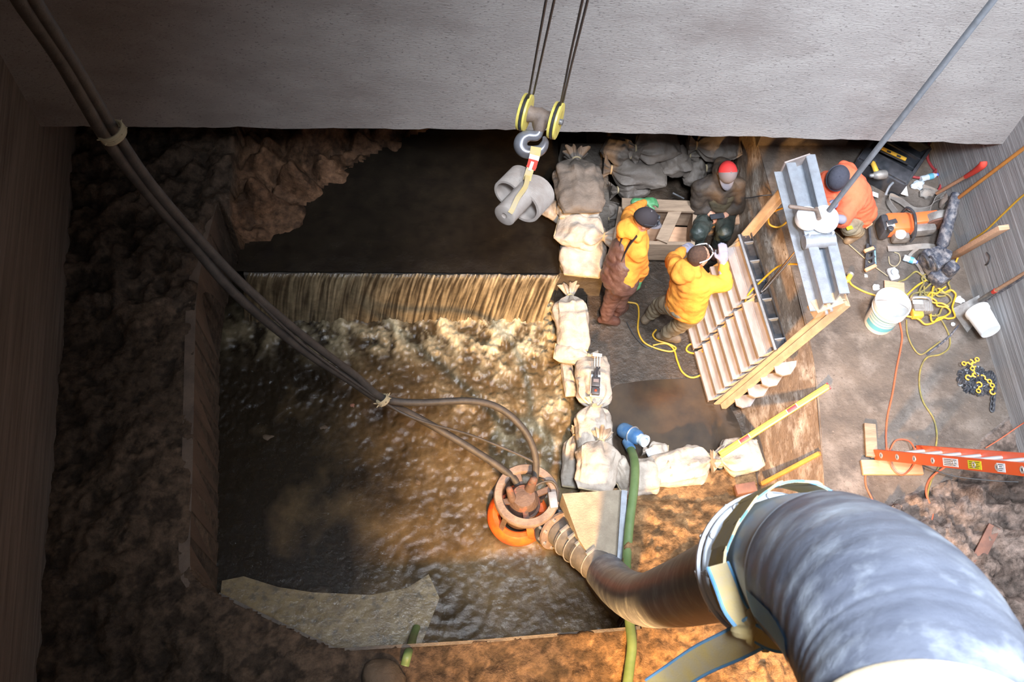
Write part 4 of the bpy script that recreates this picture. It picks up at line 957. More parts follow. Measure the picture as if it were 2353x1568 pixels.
mb=MB(); mb.lathe(W(2155,505,.12),(-.1,1,.1),[(.03,-.05),(.145,-.045),(.15,0),(.145,.03),(.03,.035)],30,a0=0,a1=PI*1.1); mb.build('blade_guard','grey',T)
mb=MB(); mb.ring(cr([W(2072,490,.16),W(2085,478,.26),W(2100,490,.31),W(2104,515,.30),W(2102,540,.2),W(2092,555,.1)],8),.014,10); mb.build('front_handle','plast',T)
mb=MB(); mb.lathe(W(2045,528,.22),zu,[(0,0),(.028,0),(.028,.03),(.018,.035),(0,.035)],18); mb.build('fuel_cap','plast',T)
mb=MB(); mb.lathe(W(2068,540,.15),zu,[(0,0),(.05,0),(.05,.03),(.03,.04),(0,.04)],20); mb.build('starter_hub','label_w',T)
# badge lettering
def text(s_,loc,d,upv,size,m_,par,name='lettering'):
    cu=bpy.data.curves.new(name,'FONT'); cu.body=s_; cu.size=size; cu.align_x='CENTER'; cu.align_y='CENTER'; cu.extrude=.0006
    o=bpy.data.objects.new(name,cu); COL.objects.link(o); d=Vector(d).normalized(); u=Vector(upv); u=(u-d*u.dot(d)).normalized(); n_=d.cross(u)
    M=Matrix.Identity(4)
    for i in range(3): M[i][0]=d[i];M[i][1]=u[i];M[i][2]=n_[i];M[i][3]=loc[i]
    dg=bpy.context.evaluated_depsgraph_get(); dg.update(); me=bpy.data.meshes.new_from_object(o.evaluated_get(dg)); me.transform(M)
    bpy.data.objects.remove(o); o=bpy.data.objects.new(name,me); me.materials.append(MT[m_]) if not me.materials else None
    me.materials.clear(); me.materials.append(MT[m_]); COL.objects.link(o)
    if par: attach(o,par)
    return o
text('STIHL',W(2047,516,.2315),(1,0,0),(0,1,0),.022,'ink',T)
# toolbox
T=thing('toolbox','large black open tool chest under the head wall, tools inside','toolbox',tuple(W(2040,390,0)))
bx=[W(1955,398,.0),W(2060,455,.0),W(2118,372,.0),W(2018,312,.0)]
cc=sum(bx,Vector())/4; e1=(bx[1]-bx[0]); e2=(bx[2]-bx[1]); l1,l2=e1.length,e2.length; e1.normalize(); e2.normalize()
mb=MB(); mb.box(cc+zu*.02,e1,zu,l1,l2,.03); mb.build('bottom','plast',T,smooth=False)
for (p,q) in ((bx[0],bx[1]),(bx[1],bx[2]),(bx[2],bx[3]),(bx[3],bx[0])):
    mb=MB(); mb.bar(p+zu*.12,q+zu*.12,.03,.22,bev=.004); mb.build('side_wall','plast',T)
for k in range(1,4):
    mb=MB(); p=bx[0].lerp(bx[3],k/4)+zu*.10; q=bx[1].lerp(bx[2],k/4)+zu*.10; mb.bar(p,q,.015,.14); mb.build('divider','plast',T,smooth=False)
mb=MB(); mb.bar(bx[0].lerp(bx[3],.15)+zu*.24,bx[1].lerp(bx[2],.15)+zu*.24,.16,.02,bev=.004); mb.build('tray_lip','plast',T)
mb=MB(); mb.ring(cr([W(2035,448,.25),W(2043,430,.3),W(2052,420,.3)],5),.012,8); mb.build('latch','steel',T)
mb=MB(); mb.bar(W(2005,445,.12),W(2018,450,.10),.05,.005); mb.build('label_plate','label_w',T,label='white label plate')
T=thing('impact_drill','muddy yellow-bodied impact drill lying on the black tool chest','drill',tuple(W(2015,395,.27)))
mb=MB(); mb.lathe(W(2020,402,.30),(W(2035,400,.30)-W(2005,403,.30)),[(0,-.09),(.018,-.09),(.02,-.06),(.034,-.05),(.045,-.01),(.045,.06),(.036,.075),(0,.078)],20); mb.build('motor_housing','grey',T)
mb=MB(); mb.cap2(W(2014,395,.31),W(2006,375,.33),.026,.024); mb.build('grip','level',T)
mb=MB(); mb.box(W(2003,370,.33),(1,.3,0),zu,.08,.06,.04,.01); mb.build('battery','plast',T)
mb=MB(); mb.cyl(W(2005,403,.30),W(1998,404,.30),.012,10); mb.build('chuck','steel',T)
T=thing('spirit_level','short scuffed yellow level lying along the back of the tool chest','level',tuple(W(2050,350,.25)))
mb=MB(); mb.bar(W(2026,341,.26),W(2082,367,.26),.035,.02,bev=.003); mb.build('rail','level',T)
for t_ in(.3,.7):
    mb=MB(); c=W(2026,341,.275).lerp(W(2082,367,.275),t_); mb.box(c,(1,-.5,0),zu,.04,.02,.004); mb.build('vial','plast',T)
stick('pry_bar','thin black steel bar beside the short level in the tool chest','bar',W(2018,345,.26),W(2088,378,.26),.014,.014,'darkst')
# bottles etc
def bottle(u,v,u2,v2,z,label,cap=True):
    p=W(u,v,z);q=W(u2,v2,z); d=(q-p); L=d.length; T=thing('water_bottle',label,'bottle',tuple(p),'plastic bottles on the slab')
    mb=MB(); mb.lathe(p,d,[(0,0),(.028,0),(.031,.01),(.031,L*.2),(.028,L*.3),(.031,L*.4),(.031,L*.72),(.013,L*.92),(.013,L*.96)],18); mb.build('body','glass',T)
    mb=MB(); mb.lathe(p,d,[(.0318,L*.42),(.0318,L*.68)],18); mb.build('wrapper','blue',T)
    mb=MB(); mb.lathe(p,d,[(0,L*.94),(.016,L*.94),(.016,L),(0,L)],12); mb.build('cap','cap_blue' if cap else 'white',T)
bottle(2116,412,2155,401,.04,'clear water bottle with blue cap beside the red hose')
bottle(2076,592,2108,603,.035,'clear water bottle on the slab below the webbing straps',)
T=thing('paper_sheet','folded pale blue sheet leaning by the tool chest corner','paper',tuple(W(2078,430,.05)))
mb=MB(); mb.box(W(2076,432,.08),(0,1,.1),(.5,0,1),.16,.09,.012,.002); mb.build('cover','paper',T)
def crumple(u,v,z,r,label,m='paper',seed=0,nm='crumpled_paper',cat='litter'):
    mb=MB(); mb.ball((0,0,0),r,(1,.8,.6),seg=14,rings=9); c=W(u,v,z)
    mb.v=[tuple(Vector(x)*(1+.6*noise.noise(Vector(x)/r*1.6+Vector((seed,0,0))))+c) for x in mb.v]
    o=mb.build(nm,m,smooth=False); return tag(o,label,cat)
crumple(2012,661,.02,.035,'crumpled white paper on the slab left of the bucket rim',seed=1)
crumple(2205,690,.03,.04,'white crumpled rag at the right of the yellow cord heap',seed=2)
crumple(1990,634,.01,.02,'tiny scrap of plastic below the clamp',m='glass',seed=3)
crumple(2130,445,.03,.07,'pile of grey plastic wrap among the straps',m='webb',seed=4)
crumple(2110,425,.03,.06,'dusty clear plastic wrap beside the blue sheet',m='glass',seed=5)
crumple(2190,745,.02,.022,'small shiny pebble of plastic below the spade blade',m='glass',seed=6)
crumple(1500,1040,-.66,.06,'frayed white rag beside the blue pump outlet',seed=8)
# webbing straps
def strapo(label,pts,wd,m='webb',z=.03,side=Vector((0,0,1)),nm='tie_down_strap'):
    P=cr([W(p[0],p[1],p[2] if len(p)>2 else z) for p in pts],8); mb=MB(); mb.add(*ribbon(P,wd,.006,side)); return tag(mb.build(nm,m),label,'strap')
strapo('grey webbing strap arching between tool chest and saw',[(2060,490),(2042,465),(2045,450),(2070,462),(2100,482),(2135,478),(2150,455),(2185,440)],.06,side=Vector((.2,.3,1)),z=.06)
strapo('grey webbing strap looping behind the saw',[(2120,428),(2150,440),(2165,455),(2140,470),(2135,490),(2160,500),(2170,485),(2190,450)],.05,side=Vector((.5,.2,1)),z=.05)
strapo('grey webbing strap lying flat below the saw',[(2040,572,.02),(2070,572,.02),(2100,568,.02),(2130,566,.02),(2160,570,.02)],.06,side=Vector((0,1,0)))
strapo('grey webbing strap folded below the clamp stand',[(2110,570,.03),(2090,590,.02),(2110,610,.02),(2125,640,.02)],.03,side=Vector((1,0,.2)))
cord('wire_loop','brown wire loop on the slab beside the lower bottle','wire',[(2042,590),(2045,607),(2058,612),(2068,600),(2066,585),(2055,580)],.005,'twine',.01)
# clamp stand
T=thing('bar_clamp','black bar clamp with tan jaws and a blue strap, lying left of the saw','clamp',tuple(W(1998,570,0)))
mb=MB(); mb.bar(W(1996,515,.06),W(2000,565,.06),.02,.03); mb.bar(W(1993,562,.05),W(1990,618,.05),.025,.03); mb.bar(W(2008,566,.05),W(2006,612,.05),.025,.03); mb.build('bars','plast',T,smooth=False)
for v in (578,594,608): mb=MB(); mb.bar(W(1990,v+4,.06),W(2010,v-3,.06),.02,.03); mb.build('rung','plast',T,smooth=False)
for (a_,b_) in (((1988,523),(2003,513)),((1986,578),(2008,570)),((1988,622),(2013,610))): mb=MB(); mb.bar(W(*a_,.07),W(*b_,.07),.035,.03,bev=.008); mb.build('jaw','wood',T)
mb=MB(); mb.bar(W(2010,572,.07),W(2012,608,.07),.012,.006); mb.build('blue_strap','strapb',T)
# grinder / blower
T=thing('power_cutter','mud-caked black power tool with long ribbed tube, leaning against the right wall','power tool',tuple(W(2160,590,0)))
p=WW(2158,590,.10,.15);q=WW(2222,442,.55,.1); d_=(q-p)
mb=MB(); mb.lathe(p,d_,[(0,0),(.045,0),(.045,.10),(.058,.12),(.058,.30),(.05,.32),(.055,.36),(.055,d_.length*.7),(.047,d_.length*.72),(.047,d_.length*.97),(.035,d_.length),(0,d_.length)],24); mb.build('tube','mudplast',T)
mb=MB(); mb.box(W(2150,598,.12),(1,.4,0),zu,.17,.22,.18,.04); mb.box(W(2135,605,.12),(1,.4,0),zu,.08,.24,.2,.03); mb.box(W(2172,590,.15),(.5,1,0),zu,.12,.10,.12,.03); mb.build('motor_housing','mudplast',T)
mb=MB(); mb.torus(W(2128,600,.18),(.9,.3,.4),.075,.012,24,8); mb.torus(W(2145,605,.22),(.9,.3,.4),.07,.01,24,8); mb.build('grille_ring','plast',T)
mb=MB(); mb.box(p.lerp(q,.06)+Vector((-.03,-.02,.05)),d_,zu,.04,.04,.02); mb.build('tag','label_y',T,label='yellow tag')
# charger
T=thing('battery_charger','black battery charger with a white sticker at the foot of the right wall','charger',tuple(W(2235,635,0)))
mb=MB(); mb.box(WW(2232,632,.07,.30),(1,.7,0),zu,.20,.16,.13,.03); mb.box(WW(2248,615,.10,.26),(1,.7,0),zu,.10,.12,.14,.03); mb.build('case','mudplast',T)
mb=MB(); mb.box(WW(2246,612,.185,.26),(1,.3,0),zu,.045,.03,.004); mb.build('sticker','label_w',T)
mb=MB(); mb.ring(cr([W(2255,605,.1),WW(2275,608,.1,.03),WW(2283,592,.15,.03),WW(2275,580,.2,.03)],8),.006,8); mb.ring(cr([W(2255,640,.05),W(2235,660,.02),W(2245,685,.02),W(2270,690,.02),W(2285,665,.05),W(2265,640,.08)],8),.006,8); mb.build('lead','black',T)
# socket box, plug, work lamp
T=thing('hand_lamp','small white-based lamp with a dark glass bulb lying above the cord heap','lamp',tuple(W(2052,630,0)))
mb=MB(); mb.box(W(2052,630,.03),W(2060,645,.03)-W(2045,615,.03),zu,.12,.085,.05,.012); mb.build('base','label_w',T)
mb=MB(); mb.ball(W(2056,625,.08),.036,(1,1,.8)); mb.build('bulb','glass',T)
T=thing('plug','yellow cord plug with a round metal face right of the channel frame','plug',tuple(W(1952,638,.02)))
mb=MB(); mb.cap2(W(1947,645,.03),W(1952,636,.03),.022,.026); mb.build('grip','level',T)
mb=MB(); mb.lathe(W(1953,633,.03),W(1956,628,.03)-W(1950,638,.03),[(0,0),(.03,0),(.032,.02),(0,.025)],18); mb.build('face','alu',T)
T=thing('work_lamp','yellow and grey portable work lamp half behind the white bucket','lamp',tuple(W(2120,705,0)))
p=W(2095,705,.07);q=W(2140,706,.07)
mb=MB(); mb.bar(p,q,.13,.09,bev=.015); mb.build('reflector_box','grey',T)
mb=MB(); mb.bar(W(2097,694,.13),W(2120,695,.13),.04,.01); mb.build('glass','glass',T)
mb=MB(); mb.box(W(2107,722,.06),(1,0,0),zu,.10,.08,.08,.012); bb=mb.build('battery_pack','level',T,label='yellow battery pack')
mb=MB(); mb.ring(cr([W(2092,690,.1),W(2100,684,.17),W(2130,684,.17),W(2140,692,.1)],6),.012,8); mb.build('handle','alu',T)
for k in range(3):
    mb=MB(); mb.bar(W(2127+5*k,695,.12),W(2127+5*k,716,.12),.006,.01); mb.build('grill_bar','alu',T)
# spade
T=thing('spade','square spade with red collared wooden handle leaning on the right wall beside the tipped bucket','spade',tuple(W(2200,740,0)))
a=WW(2265,690,.12);b=WW(2420,598,1.0)
mb=MB(); mb.cyl(a,WW(2300,668,.28),.018,12); mb.build('socket','grey',T)
mb=MB(); mb.cyl(WW(2298,670,.27),b,.016,12); mb.build('handle','wood',T)
mb=MB(); mb.cyl(WW(2297,671,.262),WW(2303,667,.29),.020,12); mb.build('collar','redst',T,label='red collar')
mb=MB(); P_=[W(2185,712,.01),W(2255,676,.11),W(2278,700,.11),W(2222,765,.01)]
vs=[x for x in P_]+[x+zu*.006 for x in P_]; mb.add(vs,[(0,1,2,3),(7,6,5,4),(0,4,5,1),(1,5,6,2),(2,6,7,3),(3,7,4,0)]); mb.build('blade','grey',T,smooth=False)
cy=[W(2130,815,.01),W(2180,775,.02),WW(2255,717,.12,.1),WW(2360,648,.6,.1),WW(2420,606,.9,.1)]
mb=MB(); mb.ring(cr(cy,6),.009,8); tag(mb.build('reinforcing_rod','mudplast'),'thin dark rod crossing beneath the spade handle','rod')
# long orange-brown pole, red-grip tool
T=thing('long_pole','long orange-brown wooden pole leaning on the right wall above the power tool','pole',tuple(W(2225,455,.1)))
mb=MB(); mb.cyl(WW(2222,457,.35,.1),WW(2420,300,1.15,.05),.017,12); mb.build('shaft','woodo',T)
mb=MB(); mb.cyl(WW(2215,462,.32,.1),WW(2224,455,.36,.1),.021,12); mb.build('ferrule','grey',T)
T=thing('mattock','mattock with dark curved head and red-gripped wooden handle against the right wall','mattock',tuple(W(2180,445,.1)))
a=WW(2190,443,.12,.16);b=WW(2275,395,.42,.16); 
mb=MB(); mb.cyl(a,b,.017,12); mb.build('handle','wood',T)
mb=MB(); mb.ring(cr([WW(2258,405,.36,.16),WW(2280,392,.42,.16),WW(2298,378,.5,.16),WW(2300,370,.52,.16)],6),crr([.02,.026,.034,.03],6),12); mb.build('grip','redst',T,label='red grip')
mb=MB(); mb.ring(cr([W(2196,438,.13),W(2178,450,.08),W(2165,465,.05),W(2160,478,.03)],6),crr([.02,.03,.024,.01],6),10,flat=.5); mb.build('head','ringst',T)
# chain pile
T=thing('chain_pile','heap of black lifting chain with yellow hooks near the right wall','chain',tuple(W(2240,875,0)))
rnd=random.Random(5); lk=MB()
lk.torus((0,0,0),(0,0,1),.019,.0075,10,5)
lk.v=[(x*1.5,y,z) for x,y,z in lk.v]
base=lk.build('chain_link','plast',T); c0=W(2240,878,0); lm=base.data
base.matrix_parent_inverse=Matrix.Identity(4); inv=Matrix.Translation(T['_loc']).inverted()
for k in range(262):
    a=rnd.uniform(0,2*PI); r_=.15*math.sqrt(rnd.random()); h_=.012+ .06*(1-r_/.15)*rnd.random()
    o=base if k==0 else base.copy()
    if k: COL.objects.link(o)
    o.parent=T; o.matrix_parent_inverse=inv
    o.location=(c0.x+r_*math.cos(a),c0.y+r_*math.sin(a)*.85,h_); o.rotation_euler=(rnd.uniform(-1.4,1.4),rnd.uniform(-1.4,1.4),rnd.uniform(0,6))
tl=cr([W(2258,870,.02),W(2275,860,.02),W(2285,875,.02),W(2283,905,.02),W(2280,940,.015)],6)
for k,p in enumerate(tl):
    o=base.copy(); COL.objects.link(o); o.parent=T; o.matrix_parent_inverse=inv; o.location=p; o.rotation_euler=(PI/2*(k%2),0,1.3)
def hookc(u,v,a,s_=1):
    mb=MB(); c=W(u,v,.07); P_=[]
    for i in range(9):
        t=-.6+i*.55; P_.append(c+Vector((math.cos(t+a),math.sin(t+a),0))*.032*s_)
    mb.ring(cr([c+Vector((math.cos(a-.6),math.sin(a-.6),0))*.075*s_]+P_,4),.010*s_,8); h_=mb.build('chain_hook','brass',T,label='yellow hook')
    mb=MB(); mb.torus(c+Vector((math.cos(a-.6),math.sin(a-.6),0))*.09*s_,(0,0,1),.018,.006,14,6); mb.build('hook_eye','brass',h_)
for (u,v,a) in ((2225,868,1),(2242,862,2.4),(2258,868,0),(2250,884,5),(2238,838,1.5),(2230,832,4),(2281,901,2)): hookc(u,v,a,.72)
# ------------------------------------------------------------ ladder
T=thing('extension_ladder','orange fibreglass ladder with round rung ends, rising to the right from a scrap board','ladder',tuple(W(2010,1045,0)))
A1=W(2010,1045,.05); A2=W(2090,1037,.05)
B1=D(2353,1080,6.9); u1=(B1-A1).normalized(); B1=A1+u1*(B1-A1).length*1.35
off=A2-A1; off=Vector((off.x,off.y,0)); off=off.normalized()*.38
A2=A1+off; B2=B1+off
vn=u1.cross(off).normalized()
for (p,q) in ((A1,B1),(A2,B2)):
    mb=MB(); mb.bar(p,q,.012,.085,up=vn); s3=off.normalized()
    mb.bar(p+s3*.012+vn*.04,q+s3*.012+vn*.04,.03,.006,up=vn); mb.bar(p+s3*.012-vn*.04,q+s3*.012-vn*.04,.03,.006,up=vn)
    r_=mb.build('rail','ladder',T,smooth=False)
L=(B1-A1).length; nr=int(L/.30)
for k in range(nr):
    c=A1+u1*(.14+.30*k); mb=MB(); mb.cyl(c,c+off,.017,12); mb.build('rung','alu',T)
    for e in (c,):
        mb=MB(); mb.lathe(e-off.normalized()*.007,off,[(.012,-.004),(.024,-.004),(.026,.0),(.024,.004),(.012,.004),(.012,-.004)],20); mb.build('rung_ferrule','alu',T)
        mb=MB(); mb.lathe(e-off.normalized()*.0075,off,[(0,0),(.014,0)],14); mb.build('rung_hole','ink',T)
s3=off.normalized()
for (t0,t1,m_,nm,lb) in ((1.20,1.42,'label_w','warning_label','white label'),(1.56,1.74,'label_y','warning_label','yellow label'),(1.94,2.04,'label_w','warning_label','small white label')):
    mb=MB(); mb.bar(A1+u1*t0-s3*.0075,A1+u1*t1-s3*.0075,.002,.06,up=vn); lab=mb.build(nm,m_,T,smooth=False,label=lb)
    for j in range(4):
        mb=MB(); mb.bar(A1+u1*(t0+.02)-s3*.0095+vn*(.02-.013*j),A1+u1*(t1-.02-.015*(j%2))-s3*.0095+vn*(.02-.013*j),.001,.004,up=vn); mb.build('print_line','ink',lab,smooth=False)
for e in (A1,A2): mb=MB(); mb.box(e-zu*.02,(1,0,0),zu,.06,.05,.05,.008); mb.build('foot','grey',T)
# ------------------------------------------------------------ workers
def remesh(parts,name,m,parent,vox=.012,smooth=6,wr=0,wf=9,label=None,subd=False,seed=0):
    mb=MB()
    for p in parts:
        if p[0]=='c': mb.cap2(p[1],p[2],p[3],p[4],14)
        elif p[0]=='e': mb.ball(p[1],1,p[2],p[3] if len(p)>3 else None,18,12)
        elif p[0]=='b': mb.box(*p[1:])
    me=bpy.data.meshes.new(name); me.from_pydata(mb.v,[],mb.f); me.validate()
    bm=bmesh.new(); bm.from_mesh(me); bmesh.ops.recalc_face_normals(bm,faces=bm.faces); bm.to_mesh(me); bm.free()
    o=bpy.data.objects.new(name,me); COL.objects.link(o)
    r=o.modifiers.new('r','REMESH'); r.mode='VOXEL'; r.voxel_size=vox
    s_=o.modifiers.new('s','SMOOTH'); s_.factor=.6; s_.iterations=smooth
    dg=bpy.context.evaluated_depsgraph_get(); me2=bpy.data.meshes.new_from_object(o.evaluated_get(dg)); bpy.data.objects.remove(o)
    if wr:
        me2.update(); nv=len(me2.vertices); co=[v.co.copy() for v in me2.vertices]; no=[v.normal.copy() for v in me2.vertices]
        for i in range(nv):
            c=co[i]; f_=abs(noise.noise(Vector((c.x*wf+seed,c.y*wf,c.z*wf*1.6))))
            f2=noise.noise(Vector((c.x*wf*2.3+seed,c.y*wf*2.3,c.z*wf*3)))
            me2.vertices[i].co=c+no[i]*(wr*(f_*1.6-.4)+wr*.4*f2)
    me2.materials.clear(); me2.materials.append(MT[m]); me2.polygons.foreach_set('use_smooth',[True]*len(me2.polygons)); me2.update()
    o=bpy.data.objects.new(name,me2); COL.objects.link(o); attach(o,parent)
    if label: o['label']=label
    return o
def headparts(c,face,upv,s=1.0):
    f=Vector(face).normalized(); u=Vector(upv); u=(u-f*u.dot(f)).normalized(); sd=f.cross(u)
    Rm=Matrix((sd,f,u)).transposed()
    P=[('e',c+u*.02*s-f*.01*s,(.076*s,.095*s,.098*s),Rm),('e',c-u*.045*s+f*.025*s,(.058*s,.066*s,.062*s),Rm),('e',c+f*.092*s-u*.018*s,(.013*s,.018*s,.022*s),Rm),
       ('c',c+f*.078*s+u*.01*s,c+f*.094*s-u*.02*s,.010*s,.012*s),('e',c-u*.088*s+f*.065*s,(.022*s,.02*s,.018*s),Rm),
       ('c',c+f*.083*s-u*.058*s-sd*.018,c+f*.083*s-u*.058*s+sd*.018,.008*s,.008*s)]
    for g in (-1,1):
        P.append(('e',c+sd*g*.078*s-u*.015*s,(.009*s,.020*s,.031*s),Rm)); P.append(('e',c+sd*g*.035*s+f*.072*s+u*.012*s,(.02*s,.014*s,.010*s),Rm))
    return P,(f,u,sd,Rm)
def handparts(wr,dr,pn,s=1.,curl=.5,side=1):
    """wrist, pointing dir, palm normal"""
    d=Vector(dr).normalized(); n=Vector(pn); n=(n-d*n.dot(d)).normalized(); sd=d.cross(n)*side
    P=[('b',wr+d*.05*s,d,n,.085*s,.075*s,.03*s,.01*s),('c',wr,wr+d*.03,.026*s,.03*s)]
    for k,(o_,l) in enumerate(((-.03,.062),(-.010,.074),(.011,.078),(.031,.070))):
        b=wr+d*.088*s+sd*o_*s; m1=b+(d*math.cos(curl)-n*math.sin(curl))*l*.5*s; m2=m1+(d*math.cos(curl*2.1)-n*math.sin(curl*2.1))*l*.5*s
        P+= [('c',b,m1,.0095*s,.009*s),('c',m1,m2,.009*s,.0078*s)]
    b=wr+d*.03*s+sd*.036*s; m1=b+(d*.6+sd*.8)*.035*s-n*.01; m2=m1+(d*.9+sd*.2-n*.3).normalized()*.032*s
    P+=[('c',b,m1,.0115*s,.0105*s),('c',m1,m2,.0105*s,.009*s)]
    return P
def worker(label,J,top,bot,boot,hood=True,gl=None,cap=None,seed=0,glL=None,glR=None,bodyfat=1.0,sleeve=1.0):
    T=thing('person',label,'person',tuple(J['base']))
    P=J; hp,(f,u,sd,Rm)=headparts(P['head'],P['face'],P['hup'])
    B=list(hp)+[('c',P['neck'],P['head']-u*.03,.052,.055),('c',P['chest'],P['pelvis'],.11,.11),('c',P['chest'],P['neck'],.10,.06)]
    for g in 'LR':
        B+=[('c',P['chest'],P['sh'+g],.09,.055),('c',P['sh'+g],P['el'+g],.05,.038),('c',P['el'+g],P['wr'+g],.036,.026),('c',P['pelvis'],P['hip'+g],.09,.08),('c',P['hip'+g],P['kn'+g],.078,.055),('c',P['kn'+g],P['an'+g],.052,.038),('c',P['an'+g],P['to'+g],.036,.03)]
        B+=handparts(P['wr'+g],P['wr'+g]-P['el'+g] if ('hd'+g) not in P else P['hd'+g],P.get('pn'+g,Vector((0,0,1))),1,P.get('curl',.5),1 if g=='L' else -1)
    remesh(B,'body','skin',T,.0075,3)
    k=bodyfat
    perp=(P['shL']-P['shR']).normalized()
    Tt=[('c',P['chest'],P['pelvis'],.145*k,.135*k),('c',P['chest']+perp*.06,P['pelvis']+perp*.07,.125*k,.12*k),('c',P['chest']-perp*.06,P['pelvis']-perp*.07,.125*k,.12*k),('c',P['chest'],P['neck'],.13*k,.075)]
    for g in 'LR': Tt+=[('c',P['chest'],P['sh'+g],.12*k,.085*k),('c',P['sh'+g],P['el'+g],.082*k*sleeve,.066*k*sleeve),('c',P['el'+g],P['wr'+g]+(P['el'+g]-P['wr'+g]).normalized()*.02,.064*k*sleeve,.043*k)]
    if hood:
        hb=P['neck']-f*.08+u*.01; Tt+=[('e',hb,(.125,.085,.075),Rm),('c',P['neck']+sd*.085,P['neck']+f*.05+sd*.03-u*.03,.038,.03),('c',P['neck']-sd*.085,P['neck']+f*.05-sd*.03-u*.03,.038,.03),('e',hb-f*.05-u*.05,(.10,.07,.07),Rm)]
    tp=remesh(Tt,'hoodie' if hood else 'jacket',top,T,.012,7,.014,7,seed=seed)
    Lg=[('c',P['pelvis'],P['pelvis']+(P['chest']-P['pelvis'])*P.get('bib',.1),.142,.138)]
    for g in 'LR': Lg+=[('c',P['pelvis'],P['hip'+g],.13,.118),('c',P['hip'+g],P['kn'+g],.115,.085),('c',P['kn'+g],P['an'+g].lerp(P['kn'+g],.12),.083,.064)]
    remesh(Lg,'trousers',bot,T,.012,6,.016,8,seed=seed+5)
    for g in 'LR':
        a=P['an'+g];t=P['to'+g]; dd=(t-a); dd.z=0
        remesh([('c',a.lerp(P['kn'+g],.28),a,.060,.052),('c',a-Vector((0,0,.02)),t,.052,.046),('c',a-Vector((0,0,.04)),t-Vector((0,0,.012)),.048,.046),('c',a-dd.normalized()*.04-Vector((0,0,.045)),a-Vector((0,0,.045)),.042,.042)],'boot',boot,T,.010,4,.004,12,seed=seed)
        m_={'L':glL,'R':glR}[g] or gl
        if m_:
            hd=P.get('hd'+g,P['wr'+g]-P['el'+g]); pn=P.get('pn'+g,Vector((0,0,1)))
            w0=P['wr'+g]; hp2=[(q[0],q[1],q[2],q[3]+.004,q[4]+.004) if q[0]=='c' else ('b',q[1],q[2],q[3],q[4]+.008,q[5]+.01,q[6]+.012,.012) for q in handparts(w0,hd,pn,1,P.get('curl',.5),1 if g=='L' else -1)]
            hp2.append(('c',w0-hd.normalized()*.10,w0,.044,.034)); remesh(hp2,'glove',m_,T,.0075,2)
    for g in (-1,1):
        mb=MB(); mb.ball(P['head']+sd*g*.034+f*.086+u*.002,.010); mb.build('eye','eye',T)
    return T,(f,u,sd,Rm,P['head'])
def capmesh(T,fr,col,visor,up_=.03,back=None,beanie=False):
    f,u,sd,Rm,c=fr; vs=[];fs=[];seg=28;rg=10; cc=c+u*.022-f*.01
    for i in range(rg+1):
        th=(PI*.53)*i/rg if not beanie else PI*.58*i/rg
        for k in range(seg):
            ph=2*PI*k/seg; rx,ry,rz=(.088,.107,.112) if not beanie else (.089,.110,.115)
            vs.append(cc+sd*(math.sin(th)*math.cos(ph)*rx)+f*(math.sin(th)*math.sin(ph)*ry)+u*(math.cos(th)*rz))
    for i in range(rg):
        for k in range(seg): fs.append((i*seg+k,i*seg+(k+1)%seg,(i+1)*seg+(k+1)%seg,(i+1)*seg+k))
    mb=MB(); mb.add(vs,fs)
    if back:
        for i,fc_ in enumerate(mb.f):
            v=sum((Vector(mb.v[j]) for j in fc_),Vector())/4-cc
            if v.dot(f)<-.0 : mb.m[i]=1
        o=mb.build('beanie' if beanie else 'cap',[col,back],T,angle=80)
    else: o=mb.build('beanie' if beanie else 'cap',col,T,angle=80)
    md=o.modifiers.new('t','SOLIDIFY'); md.thickness=.004; md.offset=1
    if visor:
        vs=[];n=14
        for r_ in range(4):
            for k in range(n+1):
                a=PI*(.13+.74*k/n); q=r_/3; x=math.cos(a)*.086; y=math.sin(a)*.104+ .080*q*math.sin((a-PI*.13)/.74) if 0 else math.sin(a)*.100+.078*q*math.sin(PI*k/n)**.6
                vs.append(cc+sd*x+f*y-u*(.004+.012*q+ .10*x*x*10*.12))
        fs=[(r_*(n+1)+k,r_*(n+1)+k+1,(r_+1)*(n+1)+k+1,(r_+1)*(n+1)+k) for r_ in range(3) for k in range(n)]
        mb=MB(); mb.add(vs,fs); v_=mb.build('visor',visor,o); md=v_.modifiers.new('t','SOLIDIFY'); md.thickness=.004
        mb=MB(); mb.ball(cc+u*.113,.008); mb.build('top_button',visor,o)
    if beanie:
        mb=MB(); th=PI*.56; P_=[cc+sd*(math.sin(th)*math.cos(2*PI*k/seg)*.092)+f*(math.sin(th)*math.sin(2*PI*k/seg)*.113)+u*(math.cos(th)*.115) for k in range(seg)]
        mb.ring(P_,.012,8,closed=True); mb.build('cuff',col,o)
    return o
# worker A: left, brown waders, yellow-orange hoodie, facing right
z0=-.8
J=dict(base=W(1410,735,z0),head=W(1482,506,.66),face=Vector((.95,-.15,-.35)),hup=Vector((.3,.05,.95)),neck=W(1467,532,.52),chest=W(1455,555,.36),pelvis=W(1430,625,.06),
 shL=W(1443,525,.42),elL=W(1446,488,.26),wrL=W(1482,464,.10),hdL=Vector((.9,.12,-.1)),
 shR=W(1467,580,.40),elR=W(1476,622,.10),wrR=W(1470,642,-.08),hdR=Vector((-.1,-.25,-.9)),pnR=Vector((1,0,0)),
 hipL=W(1425,612,-.0),hipR=W(1437,636,-.0),knL=W(1432,668,-.36),knR=W(1408,678,-.36),anL=W(1423,712,-.68),anR=W(1392,730,-.68),toL=W(1436,705,-.745),toR=W(1416,738,-.745),bib=.45)
T,fr=worker('worker in yellow-orange hoodie, brown waders and dark cap, reaching over the wooden crate',J,'hoody','brownw','bootb',True,'glove',seed=1)
capmesh(T,fr,'cap','capgrey')
f,u,sd,Rm,hc=fr
mb=MB()
